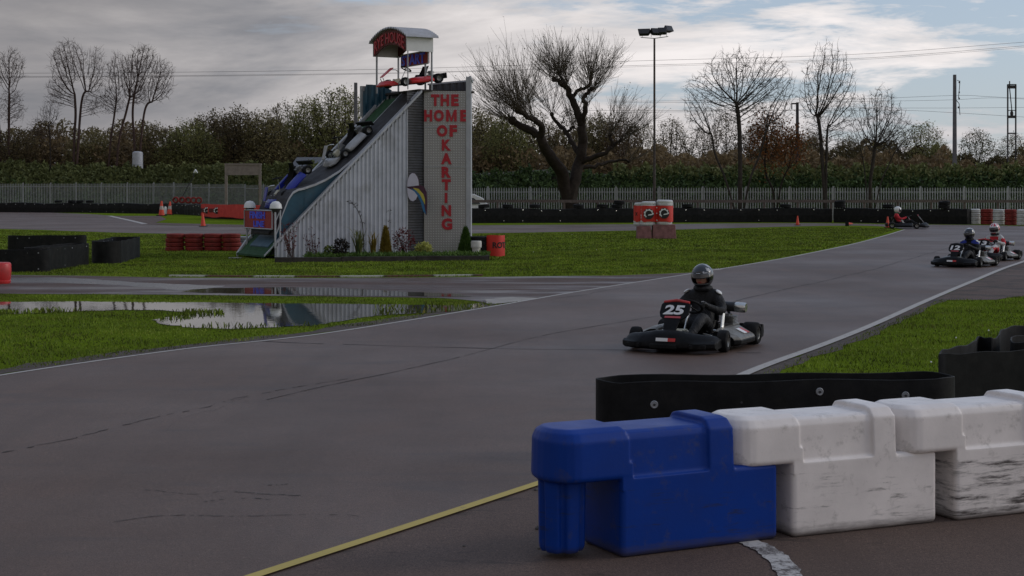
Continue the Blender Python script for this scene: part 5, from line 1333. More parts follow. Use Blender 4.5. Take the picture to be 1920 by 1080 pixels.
mast(667, 155, 124, .30, 'grey mast standing behind the upper part of the ramp', M['mast'], 2); r, h = mast(1495, 192, 124, .24, 'small dark rail post with a bracket seen through the bare trees', M['mast_dark'], 2)
mb = MB(); mb.box((-.2, 0, h - .1), (.5, .1, .12)); mb.box((-.45, 0, h - .3), (.08, .08, .5)); mb.build('bracket', M['mast_dark'], r)
Y = 124; x = (1897 - 960) / F * Y; r = empty('rail_gantry', (x, Y, 3), label='twin legged dark metal rail gantry at the right edge', cat='gantry'); k = Y / F
def gz(py_): return HC + (HY - py_) * k - 3
mb = MB()
for sx in (-7.5 * k, 7.5 * k): mb = MB(); mb.box((sx, 0, gz(158) / 2), (.10, .10, gz(158))); mb.build('leg', M['mast_dark'], r)
mb = MB()
for py_, hh in ((163, 6), (219, 5), (207, 1.3), (250, 2.5)): mb.box((0, 0, gz(py_)), (17 * k, .16, hh * k))
mb.box((0, 0, gz(158.5)), (15 * k, .3, 1.5 * k)); mb.build('cross_piece', M['mast_dark'], r)
mb = MB(); mb.tube([(-4 * k, 0, gz(152)), (-4 * k, 0, gz(165)), (0, 0, gz(205)), (0, 0, gz(218))], [.05, .04, .04, .12], 6); mb.ball((0, 0, gz(213)), (.14, .14, .25), 8, 6); mb.build('insulator', M['mast_dark'], r)
M['wire'] = mat('dark wire', (.045, .045, .05), .6, .3, .1, 4)
def wire(pts, Y, rad, label):
    p = [at(a, b, Y) for a, b in smooth_path(pts, 6)]; o0 = p[0].copy(); mb = MB(); mb.tube([q - o0 for q in p], rad, 4); o = mb.build('overhead_wire', M['wire']); o.location = o0; tag(o, label, 'wire', 'overhead power wires')
wire([(-100, 138), (0, 137.5), (320, 135.5), (660, 131), (890, 125), (1200, 114), (1600, 102), (1920, 79), (2100, 66)], 160, 0.015, 'topmost thin power wire crossing the whole sky')
wire([(-100, 145), (0, 144), (320, 142), (660, 138), (890, 133), (1200, 122.5), (1600, 110), (1920, 86), (2100, 72)], 160, 0.015, 'upper middle power wire just under the topmost one')
wire([(-100, 146), (320, 143.5), (660, 139.5), (890, 134), (1200, 125), (1600, 112.5), (1920, 89), (2100, 75)], 162, 0.011, 'lowest of the three long power wires over the trees')
wire([(1150, 190), (1400, 188), (1600, 186), (1790, 179), (1850, 181), (1920, 184), (2100, 187)], 126, 0.011, 'rail wire meeting the concrete mast at its upper bracket')
wire([(1150, 192.5), (1500, 191), (1700, 189), (1790, 187), (1870, 183.5), (1990, 190)], 126, 0.010, 'rail wire just under the bracket wire')
wire([(1150, 211), (1400, 208), (1600, 203), (1790, 202.5), (1920, 201.5), (2100, 201)], 126, 0.010, 'straight rail wire at the middle of the concrete mast')
wire([(1100, 207), (1400, 207), (1600, 206.5), (1700, 207), (1790, 211.5), (1920, 219.5), (2100, 232)], 126, 0.011, 'lower rail wire sagging towards the right edge')
# white tank, leaning lamp, sign frame, shed
Y = 145.8; x = (258 - 960) / F * Y; z0 = 4.0; r = empty('storage_tank', (x, Y, z0 - 1), label='upright pale grey tank with domed top above the left hand hedge', cat='tank'); mb = MB(); zt = HC + (HY - 284) / F * Y - z0 + 1
mb.lathe([(0, 0), (.50, 0), (.50, zt - .2), (.47, zt - .08), (.3, zt), (0, zt + .02)], 18); mb.build('body', M['pale'], r, smooth=True); mb = MB(); mb.lathe([(.505, zt * .52), (.52, zt * .53), (.505, zt * .54)], 18); mb.build('band', M['galv'], r)
mb = MB(); q = [at(340, 374, 131), at(352, 350, 131), at(363, 332, 131), at(363, 324, 131)]; o0 = Vector((q[0].x, 131, 0)); r = empty('leaning_lamp', o0, label='small white lamp on a thin leaning dark pole beside the cones', cat='lamp'); mb.tube([Vector((-.1, 0, 0))] + [p - o0 for p in q], .035, 6); mb.build('pole', M['dark_metal'], r)
mb = MB(); mb.lathe([(.05, 0), (.2, .25), (.2, .3), (0, .3)], 12, Matrix.Rotation(math.radians(60), 3, 'Y'), q[3] - o0); mb.build('lamp_head', M['white'], r, smooth=True)
Y = 108; k = Y / F; x = (456 - 960) * k; r = empty('sign_frame', (x, Y, 0), label='empty grey goalpost shaped sign frame with a plain board under its beam', cat='sign frame'); zt = HC + (HY - 308) * k
M['frame_wood'] = mat('grey beige timber', (.24, .20, .175), .85, 0, .25, 3)
for sx in (-32 * k, 31.5 * k): mb = MB(); mb.box((sx, 0, zt / 2), (.17, .17, zt)); mb.build('leg', M['frame_wood'], r)
mb = MB(); mb.box((0, 0, zt), (69 * k, .2, .12)); mb.build('beam', M['frame_wood'], r); mb = MB(); mb.box((0, -.02, zt - .06 - 9.5 * k), (62 * k, .08, 18.5 * k)); mb.build('board', M['frame_wood'], r)
Y = 128; k = Y / F; x = (590 - 960) * k; r = empty('shed', (x, Y, 0), label='low grey roofed shed half hidden behind the ramp', cat='shed'); mb = MB(); zr = HC + (HY - 302) * k
mb.box((.1, 0, zr / 2 - .3), (3.2, 3, zr - .6)); mb.build('wall', M['wood_dark'], r); mb = MB(); mb.box((.1, -.3, zr - .1), (3.6, 3.8, .08), 0, Matrix.Rotation(.22, 3, 'X')); mb.build('roof', M['corr_dark'], r)
# ---------------------------------------------------------------- cones
def cone_proto(h):
    r = empty('traffic_cone'); mb = MB(); b = h * .30
    mb.loft([[(-b, -b, 0), (b, -b, 0), (b, b, 0), (-b, b, 0)], [(-b * .95, -b * .95, h * .05), (b * .95, -b * .95, h * .05), (b * .95, b * .95, h * .05), (-b * .95, b * .95, h * .05)]]); mb.build('base', M['tyre'], r)
    mb = MB(); mb.lathe([(h * .20, h * .05), (h * .06, h * .96), (h * .05, h), (h * .03, h), (0, h * .97)], 16); mb.build('body', M['cone'], r, smooth=True)
    mb = MB(); mb.lathe([(h * .148, h * .42), (h * .110, h * .66)], 16); mb.build('sleeve', mat('dirty reflective sleeve', (.5, .42, .38), .5), r, smooth=True); return r
def set_cone(px_, py_, h, label, rot=(0, 0, 0), src=[None]):
    x, y = gp(px_, py_)
    if src[0] is None: src[0] = cone_proto(1.0); c = src[0]
    else: c = dup(src[0])
    place(c, (x, y, .012), rot, label, h); tag(c, cat='traffic cone', group='orange traffic cones')
    if h < .7:
        for q in list(c.children):
            if q.name.startswith('sleeve'): bpy.data.objects.remove(q)
    return c
set_cone(303, 405, 1.12, 'tall orange cone with a pale sleeve, front one of the pair at the left bend')
set_cone(317.5, 403, 1.05, 'orange cone behind and right of the tall sleeved one at the left bend', (.0, .06, .3))
set_cone(381, 425, .68, 'small dull red cone in front of the red banner', (0, -.04, 0)); set_cone(1495.5, 422.5, .50, 'small orange cone at the far side of the infield tip')
set_cone(1664.5, 427.5, .56, 'orange cone half hiding the rear wheel of the far kart')
x, y = gp(1588, 425); c = set_cone(1588, 424.5, .42, 'orange cone lying knocked over on its side at the grass edge', (0, PI / 2, .6)); c.location.z = .14
# white marker by the cones
x, y = gp(310, 402); mb = MB(); mb.lathe([(0, 0), (.14, 0), (.12, .5), (.08, .62), (0, .64)], 12); o = mb.build('marker_post', M['white'], smooth=True); o.location = (x, y, 0); tag(o, 'short white marker standing between the two orange cones', 'marker')
# kerb lump at the infield tip, stones, flowers
def stone(px_, py_, s, label):
    mb = MB(); mb.ball((0, 0, s * .25), (s * .6, s * .5, s * .4), 9, 6); mb.v = [(v[0] * random.uniform(.8, 1.2), v[1] * random.uniform(.8, 1.2), v[2] * random.uniform(.85, 1.15)) for v in mb.v]; o = mb.build('stone', M['stone']); x, y = gp(px_, py_); o.location = (x, y, .004); tag(o, label, 'stone', 'stones on the brown asphalt by the blue barrier')
stone(1009, 994, .028, 'dark stone left of the blue barrier post, biggest of the few'); stone(1005, 921, .022, 'dark pebble just under the end of the yellow line'); stone(1013, 927, .012, 'tiny crumb under the end of the yellow line, right of the pebble'); stone(1012, 970, .012, 'tiny crumb touching the upper part of the barrier post'); stone(870, 1026, .012, 'tiny crumb alone on the brown asphalt below the yellow line')
stone(1010, 1031, .012, 'tiny crumb left of the foot of the barrier post')
def daisy(px_, py_, h, label):
    x, y = gp(px_, py_); r = empty('dandelion', (x, y, 0), label=label, cat='flower', group='white flower heads in the grass'); mb = MB(); mb.tube([(0, 0, 0), (.004, 0, h)], .003, 5); mb.build('stem', M['leaf_green'], r); mb = MB(); mb.ball((.004, 0, h), .010, 8, 6); mb.build('head', M['white_print'], r)
daisy(1853, 645, .16, 'white dandelion clock on a tall stem behind the crumpled belt'); daisy(1792, 641, .05, 'white flower head low in the grass, left of the tall dandelion'); daisy(1745, 686, .04, 'white flower head right behind the long belt loop')
for i, (px_, py_, w_) in enumerate(((1072, 441, 'nearest the far track'), (1118, 470, 'in the middle of the infield grass'), (1000, 474, 'below the banner wrapped black tyres'), (1203, 472, 'below the pink blocks'))): daisy(px_, py_, .03, 'pale speck of a flower on the infield, ' + w_)
# ---------------------------------------------------------------- white car behind the tyre wall
Yc = 96; k = Yc / F; xr = (916 - 960) * k; r = empty('parked_car', (xr - 4.2, Yc, 0), label='white hatchback parked behind the tyre wall, its tail showing right of the tower', cat='car')
side = [(0, .35), (0, .75), (.15, .92), (1.0, 1.02), (1.75, 1.50), (2.5, 1.60), (3.3, 1.56), (3.85, 1.32), (4.05, 1.05), (4.2, .95), (4.2, .35), (3.75, .28), (.5, .28)]
mb = MB(); hw = .85
rings = []
for yy, kz, ins in ((-hw, .96, 0), (-hw * .97, 1.0, 0), (hw * .97, 1.0, 0), (hw, .96, 0)):
    rings.append([(x * .999, yy * (1 if z < 1.0 else .80), z * 1.07 * (kz if z > .9 else 1)) for x, z in side])
mb.loft(rings); b_ = mb.build('body', M['white'], r); bevel(b_, .04, 3)
for sg_ in (-1, 1):
    mb = MB(); yy = sg_ * (hw * .80 + .012); yl = sg_ * (hw * .985 + .01)
    mb.add([(1.35, yl * .93, 1.06), (2.35, yl * .93, 1.06), (2.35, yy, 1.47), (1.85, yy, 1.42)], [(0, 1, 2, 3)]); mb.add([(2.42, yl * .93, 1.06), (3.72, yl * .93, 1.06), (3.3, yy, 1.43), (2.42, yy, 1.48)], [(0, 1, 2, 3)]); mb.build('side_window', M['glass'], r)
mb = MB(); mb.add([(3.42, -.62, 1.51), (3.42, .62, 1.51), (3.93, .7, 1.24), (3.93, -.7, 1.24)], [(0, 1, 2, 3)]); w_ = mb.build('rear_window', M['glass'], r); w_.location = (.03, 0, .03)
mb = MB(); mb.box((4.14, -.74, .95), (.1, .16, .22)); mb.build('tail_light', M['red_paint'], r)
for xx in (.8, 3.35):
    for yy in (-.78, .78):
        mb = MB(); mb.lathe([(.17, -.1), (.3, -.1), (.31, 0), (.3, .1), (.17, .1)], 18, Matrix.Rotation(PI / 2, 3, 'X'), (xx, yy, .31)); wv_ = mb.build('wheel', M['tyre'], r, smooth=True); mb = MB(); mb.lathe([(0, -.09), (.18, -.09), (.18, .09), (0, .09)], 14, Matrix.Rotation(PI / 2, 3, 'X'), (xx, yy, .31)); mb.build('rim', M['galv'], wv_)
# ---------------------------------------------------------------- interlocking plastic barriers
def barrier_mesh():
    mb = MB(); dpt = .40
    # body: local x along, y depth (0 front .. +d back), z up
    def blk(x0, x1, y0, y1, z0, z1, tp_=0, r=.0):
        mb.loft([[(x0, y0, z0), (x1, y0, z0), (x1, y1, z0), (x0, y1, z0)], [(x0, y0 + tp_, z1), (x1, y0 + tp_, z1), (x1, y1 - tp_, z1), (x0, y1 - tp_, z1)]])
    def rr(x0, x1, y0, y1, z0, z1, b, tp_=0):   # rounded-edge block by stacked insets
        prof = [(b * .9, 0), (b * .35, b * .2), (0, b), (tp_, z1 - z0 - b), (tp_ + b * .3, z1 - z0 - b * .3), (tp_ + b, z1 - z0)]
        rings = []
        for ins, dz in prof:
            xa, xb, ya, yb_ = x0 + ins, x1 - ins, y0 + ins, y1 - ins; c = max(.004, b - ins * .5); p = []
            for (cx_, cy_, a0) in ((xb - c, yb_ - c, 0), (xa + c, yb_ - c, PI / 2), (xa + c, ya + c, PI), (xb - c, ya + c, 3 * PI / 2)):
                for j in range(4): q = a0 + PI / 2 * j / 3; p.append((cx_ + c * math.cos(q), cy_ + c * math.sin(q), z0 + dz))
            rings.append(p)
        mb.loft(rings)
    rr(0.0, .94, 0, dpt, .004, .40, .022)                 # lower block
    rr(.005, .60, .016, dpt - .016, .33, .622, .040, .010)          # recessed upper core
    nose = []; W2 = dpt / 2 + .002; cxn = -.225
    def hood(ins, z, xe_=.05):
        p = []; w = W2 - ins
        for j in range(13): q = PI / 2 + PI * j / 12; p.append((cxn + (w * .68) * math.cos(q), dpt / 2 + w * math.sin(q), z))
        return p + [(-.10, dpt / 2 - w, z), (xe_ - ins * .3, dpt / 2 - w, z), (xe_ - ins * .3, dpt / 2 + w, z), (-.10, dpt / 2 + w, z)]
    mb.loft([hood(.035, .385), hood(.008, .392), hood(0, .41), hood(.006, .585), hood(.03, .624), hood(.07, .643)])
    mb.loft([[(.515, i_, z), (.668 - i_ * .3, i_, z), (.668 - i_ * .3, dpt - i_, z), (.515, dpt - i_, z)] for z, i_ in ((.30, .0), (.42, 0), (.60, .008), (.645, .045), (.656, .09))])
    mb.box((.305, dpt / 2, .365), (.60, dpt, .05)); mb.box((.035, dpt / 2, .40), (.06, dpt, .14))
    # fluted peg under the hood
    prof = []
    rings = []
    for z, rs in ((.03, .9), (.045, .97), (.06, 1.0), (.39, 1.04)):
        p = []
        for j in range(48):
            q = 2 * PI * j / 48; rad = .114 * rs * (1 if (j % 8) not in (0, 1) else .82); p.append((-.225 + rad * math.cos(q), dpt / 2 + rad * math.sin(q), z))
        rings.append(p)
    mb.loft(rings)
    return mb
bo = barrier_mesh().build('barrier', M['white'])
rm = bo.modifiers.new('r', 'REMESH'); rm.mode = 'VOXEL'; rm.voxel_size = .0065; rm.use_smooth_shade = True
sm = bo.modifiers.new('s', 'SMOOTH'); sm.factor = .5; sm.iterations = 5
bake(bo)
BM = [barriermat('blue barrier plastic', (.0008, .036, .26), (.03, .03, .035), 0), barriermat('white barrier plastic', (.82, .76, .73), (.10, .09, .085), 0), barriermat('scuffed white barrier plastic', (.82, .76, .73), (.05, .04, .038), 1)]
def bpos(px_, py_): return Vector((*gp(px_, py_), 0))
spots = [((1166, 1049), (1459, 1012)), ((1487, 1010.5), (1757, 981)), ((1793, 979), (2040, 951)), ((2075, 948), (2310, 922))]
labs = ['blue interlocking plastic barrier with a fluted peg hanging from its left end', 'white plastic barrier locked onto the blue one, with faint scuffs', 'white plastic barrier with heavy black rubber scuff marks, cut by the right edge', 'white plastic barrier beyond the right edge, next after the heavily scuffed one']
for i, (a, b) in enumerate(spots):
    a = bpos(*a); b = bpos(*b); d = b - a
    o = bo if i == 0 else bo.copy()
    if i: COL.objects.link(o)
    o.name = 'plastic_barrier'; o.location = a; o.rotation_euler = (0, 0, math.atan2(d.y, d.x)); o.scale = (d.length / .94, 1, 1)
    o.material_slots[0].link = 'OBJECT'; o.material_slots[0].material = BM[min(i, 2)]
    tag(o, labs[i], 'plastic barrier', 'row of interlocking plastic barriers')
# ---------------------------------------------------------------- karts
def kart(name, loc, rot, label, number=None, body='black_plastic', pod='pod_silver', nassau='black_plastic', old=False, seat='black_plastic', top='red_paint', group='karts racing on the track', plate=True, scale=1.0):
    k = empty(name, loc, rot, label=label, cat='kart', group=group); k.scale = (scale,) * 3
    B = M[body]; P = M[pod]
    # floor tray and frame
    mb = MB(); mb.prism([(-.38, -.33), (.62, -.28), (.86, -.16), (.86, .16), (.62, .28), (-.38, .33)], lambda a, b: Vector((a, b, .045)), lambda a, b: Vector((a, b, .055))); mb.build('floor_tray', M['dark_metal'], k)
    mb = MB()
    for s in (-1, 1):
        mb.tube([(-.62, .30 * s, .10), (-.3, .33 * s, .07), (.35, .31 * s, .07), (.60, .22 * s, .08), (.88, .18 * s, .09)], .016, 8)
        mb.tube([(.42, .30 * s, .08), (.50, .42 * s, .12)], .016, 6)
    for x, w in ((-.60, .30), (-.1, .33), (.40, .30), (.88, .18)): mb.tube([(x, -w, .085), (x, w, .085)], .015, 6)
    mb.build('frame', M['dark_metal'] if not old else M['engine'], k)
    mb = MB(); mb.tube([(-.53, -.56, .14), (-.53, .56, .14)], .022, 8); mb.build('rear_axle', M['steel'], k)
    # wheels
    for (x, y, r, w) in ((.52, .56, .130, .125), (.52, -.56, .130, .125), (-.53, .56, .14, .20), (-.53, -.56, .14, .20)):
        mb = MB(); Rm = Matrix.Rotation(PI / 2, 3, 'X'); h = w / 2; sy = 1 if y > 0 else -1
        st = Matrix.Rotation(math.radians(6) if x > 0 else 0, 3, 'Z')
        mb.lathe([(r * .52, -h * .8), (r * .62, -h), (r * .85, -h * .98), (r * .97, -h * .8), (r, -h * .45), (r, h * .45), (r * .97, h * .8), (r * .85, h * .98), (r * .62, h), (r * .52, h * .8)], 24, st @ Rm, (x, y, r))
        wv_ = mb.build('wheel', M['tyre'], k, smooth=True); mb = MB()
        mb.lathe([(.0, -h * .2), (r * .18, -h * .25), (r * .20, -h * .45), (r * .45, -h * .5), (r * .50, -h * .82), (r * .55, -h * .86), (r * .55, h * .86), (r * .50, h * .82), (r * .45, h * .5), (r * .20, h * .45), (r * .18, h * .25), (0, h * .2)], 18, st @ Rm, (x, y, r))
        mb.build('rim', M['engine'], wv_, smooth=True)
    # nose
    mb = MB(); rings = []
    n = 22
    for i in range(n + 1):
        NW = .585 if not old else .40; y = -NW + 2 * NW * i / n; u = abs(y) / NW; xf = 1.06 - (.20 if not old else .16) * u ** 2.6; zt = .235 + .03 * math.cos(y * 6) * (u < .9) ; zt *= (1 - .35 * max(0, (u - .82) / .18)); dp = .30 - .06 * u; lip = .035 if u > .55 else 0
        rings.append([(xf - dp, y, .07), (xf - .03, y, .045), (xf + .0 + lip, y, .075), (xf + lip, y, .125), (xf - .02, y, .150), (xf - .045, y, zt * .82), (xf - .10, y, zt), (xf - .20, y, zt + .005), (xf - dp, y, zt - .03)])
    if old: rings = [[(x, y, .05 + (z - .045) * .75) for x, y, z in r_] for r_ in rings]
    mb.loft(rings)
    nb = mb.build('nose_bumper', B, k, smooth=True); bevel(nb, .006)
    if not old:
        for yy, ww, xx in ((0, .34, 1.052), (-.40, .20, .99), (.40, .20, .99)):
            mb = MB(); mb.box((xx, yy, .088), (.05, ww, .055), 0, Matrix.Rotation(0 if yy == 0 else (-.30 if yy < 0 else .30), 3, 'Z')); bevel(mb.build('bumper_pad', M['rubber'], nb), .012)
        mb = MB(); mb.box((1.045, -.02, .165), (.012, .15, .04), 0, Matrix.Rotation(-.30, 3, 'Y')); mb.build('white_sticker', M['white_print'], nb)
        mb = MB(); mb.box((1.044, .09, .165), (.012, .11, .04), 0, Matrix.Rotation(-.30, 3, 'Y')); mb.build('red_sticker', M['red_paint'], nb)
    # nassau panel: plane rising rearward
    a0 = Vector((.88, 0, .215)); dirp = Vector((-.60, 0, .80)).normalized(); L_ = .46; nrm = Vector((.80, 0, .60))
    out = [(-.075, 0), (-.085, .12), (-.10, .20), (-.165, .25), (-.185, .30), (-.185, .42), (-.15, L_), (.15, L_), (.185, .42), (.185, .30), (.165, .25), (.10, .20), (.085, .12), (.075, 0)]
    def np_(a, b, d): return a0 + Vector((0, a, 0)) + dirp * b + nrm * (d - .35 * a * a)
    if plate:
        mb = MB(); mb.prism(out, lambda a, b: np_(a, b, -.012), lambda a, b: np_(a, b, .012)); nz = mb.build('front_panel', M[nassau], k); bevel(nz, .006)
        mb = MB(); mb.tube([np_(-.16, L_ - .005, 0), np_(0, L_ + .02, 0), np_(.16, L_ - .005, 0)], .020, 8); mb.build('panel_edge', M[top], nz, smooth=True)
        if number:
            mb = MB(); put_text(mb, number, .25 if len(number) > 1 else .12, .135, lambda a, b, d: np_(a + .12 * b, .335 + b, .013 + d), bold=.035, off=.003, thick=.004); mb.build('number', M['white_print'], nz)
            mb = MB(); mb.prism([(-.10, .222), (.10, .222), (.10, .248), (-.10, .248)], lambda a, b: np_(a, b, .012), lambda a, b: np_(a, b, .018)); mb.build('red_strip', mat('pinkish red strip', (.5, .08, .09), .5) if 'pinkish red strip' not in bpy.data.materials else bpy.data.materials['pinkish red strip'], nz)
    else:
        mb = MB(); mb.prism([(-.09, .02), (-.12, .40), (.12, .40), (.09, .02)], lambda a, b: Vector((1.0 - b * .95, a, .30 + b * .62)), lambda a, b: Vector((1.0 - b * .95, a, .325 + b * .62))); nz = mb.build('front_panel', M[nassau], k); bevel(nz, .006)
        mb = MB(); mb.tube([(.62, -.07, .52), (.50, 0, .50), (.40, 0, .42)], .012, 6); mb.tube([(.97, -.09, .30), (.92, -.09, .16)], .012, 6); mb.tube([(.97, .09, .30), (.92, .09, .16)], .012, 6); mb.build('panel_stay', M['steel'], k)
    # steering
    wc = Vector((.17, 0, .50)); ax = Vector((.55, 0, -.83)).normalized(); Rw = (-ax).to_track_quat('Z', 'Y').to_matrix()
    mb = MB(); mb.torus(wc, .155, .016, Rw, 24, 8)
    for q in (0, 2.1, 4.2): v = Rw @ Vector((math.cos(q) * .15, math.sin(q) * .15, 0)); mb.tube([wc, wc + v], .010, 5)
    sw_ = mb.build('steering_wheel', M['rubber'], k, smooth=True); mb = MB(); mb.tube([wc, wc + ax * .46], .012, 6); mb.build('steering_column', M['steel'], k)
    # seat: curved shell
    mb = MB(); rings = []
    prof = [(.10, .10), (-.02, .075), (-.18, .08), (-.30, .13), (-.38, .24), (-.43, .38), (-.47, .52)]
    for i, (x, z) in enumerate(prof):
        w = .19 - .02 * (i > 4); hs = (.10, .14, .17, .18, .13, .08, .03)[i]; r_ = []
        for j in range(9): u = -1 + 2 * j / 8; r_.append((x + hs * u * u * (.5 if i > 2 else .1), w * u, z + hs * abs(u) ** 2.4 * (1 if i < 4 else .5)))
        r2 = [(p[0] - .02, p[1] * 1.06, p[2] - .015) for p in reversed(r_)]; rings.append(r_ + r2)
    mb.loft(rings); mb.build('seat', M[seat], k, smooth=True)
    # side pods
    for s in (-1, 1):
        mb = MB(); rings = []
        for i in range(9):
            x = .34 - .70 * i / 8; e = max(0, abs(i - 4) - 2.6) / 1.4; zt = (.255 if not old else .235) - .03 * e * (i < 4); y0 = .36; y1 = .69 - .06 * (i == 0) - .03 * (i == 8)
            sec = [(y0, .07), (y1 - .03, .055), (y1, .075), (y1 + .004, .118), (y1 - .006, .126), (y1 - .010, .140), (y1 - .03, .158), (y0 + .10, zt - .006), (y0 + .03, zt), (y0, zt - .02)]
            rings.append([(x, s * a, b) for a, b in sec])
        ms = [1, 1, 1, 1, 0, 0, 0, 0, 0, 0] if not old else [0] * 10
        mb.loft(rings, m=ms); p = mb.build('side_pod', [P, B], k, smooth=old); bevel(p, .005)
        if not old and s == 1:
            Rp = Matrix.Rotation(-math.atan2(.09, .20), 3, 'X'); zz = .158 + (.66 - .575) * .45
            mb = MB(); mb.box((-.10, .575, zz + .008), (.11, .12, .005), 0, Rp); mb.build('white_sticker', M['white_print'], p); mb = MB(); mb.box((-.20, .575, zz + .008), (.085, .12, .005), 0, Rp); mb.build('red_sticker', M['red_paint'], p)
        mb = MB(); mb.tube([(.62, .30 * s, .09), (.66, .40 * s, .10), (.60, .44 * s, .19), (.50, .30 * s, .20)], .012, 6); mb.build('side_bar', M['steel'] if not old else M['engine'], k)
        if not old:
            mb = MB(); mb.tube([(.12, .36 * s, .09), (-.02, .345 * s, .26), (-.12, .33 * s, .44)], .014, 6); mb.tube([(.08, .36 * s, .09), (-.06, .345 * s, .26), (-.155, .33 * s, .43)], .014, 6); mb.tube([(-.12, .33 * s, .44), (-.155, .33 * s, .43)], .015, 6); mb.build('seat_stay', M['steel'], k)
    # engine, exhaust, tank, pedals
    mb = MB(); mb.box((-.42, .30, .17), (.24, .20, .18)); 
    for i in range(6): mb.box((-.42, .30, .265 + i * .018), (.20, .18, .007))
    mb.tube([(-.42, .30, .25), (-.42, .30, .38)], .05, 10); bevel(mb.build('engine', M['engine'], k), .006)
    mb = MB(); mb.tube([(-.36, .34, .22), (-.28, .37, .23)], .02, 8); mb.build('brass_fitting', M['gold'], k)
    mb = MB(); mb.box((-.35, -.30, .17), (.2, .12, .16)); bevel(mb.build('battery_box', M['dark_metal'], k), .01)
    if not old:
        mb = MB(); mb.tube([(-.50, .12, .47), (-.50, .36, .46)], .062, 14); mb.tube([(-.46, .30, .36), (-.5, .26, .42)], .02, 6); ex = mb.build('exhaust', M['dark_metal'], k, smooth=True); mb = MB(); mb.lathe([(.060, 0), (.064, .01), (.064, .12), (.055, .14), (0, .14)], 14, Matrix.Rotation(-PI / 2 - .04, 3, 'X'), (-.50, .36, .46)); mb.build('heat_shield', M['steel'], ex, smooth=True)
    mb = MB(); mb.loft([[(.40, -.09, .07), (.40, .09, .07), (.62, .09, .07), (.62, -.09, .07)], [(.42, -.08, .25), (.42, .08, .25), (.60, .08, .24), (.60, -.08, .24)]]); bevel(mb.build('fuel_tank', M['cream'], k), .02)
    mb = MB()
    for s in (-1, 1): mb.tube([(.70, .13 * s, .09), (.66, .13 * s, .24)], .010, 6); mb.tube([(.66, .09 * s, .24), (.66, .17 * s, .24)], .010, 6)
    mb.build('pedals', M['steel'], k); k.children[-1]['kind'] = 'stuff' if False else 'part'; del k.children[-1]['kind']
    # rear bumper
    mb = MB()
    if not old:
        rings = []
        for i in range(17):
            y = -.64 + 1.28 * i / 16; u = abs(y) / .64; xb = -.76 + .05 * u ** 4; rings.append([(xb, y, .08), (xb - .05, y, .085), (xb - .07, y, .15), (xb - .05, y, .235), (xb, y, .24)])
        mb.loft(rings); q_ = mb.build('rear_bumper', B, k, smooth=True)
    else: mb.box((-.80, 0, .20), (.05, 1.15, .16)); bevel(mb.build('rear_bumper', M['rubber'], k), .02)
    mb = MB(); mb.tube([(-.6, -.2, .12), (-.8, -.2, .15)], .014, 6); mb.tube([(-.6, .2, .12), (-.8, .2, .15)], .014, 6); mb.build('bumper_bracket', M['dark_metal'], k)
    return k
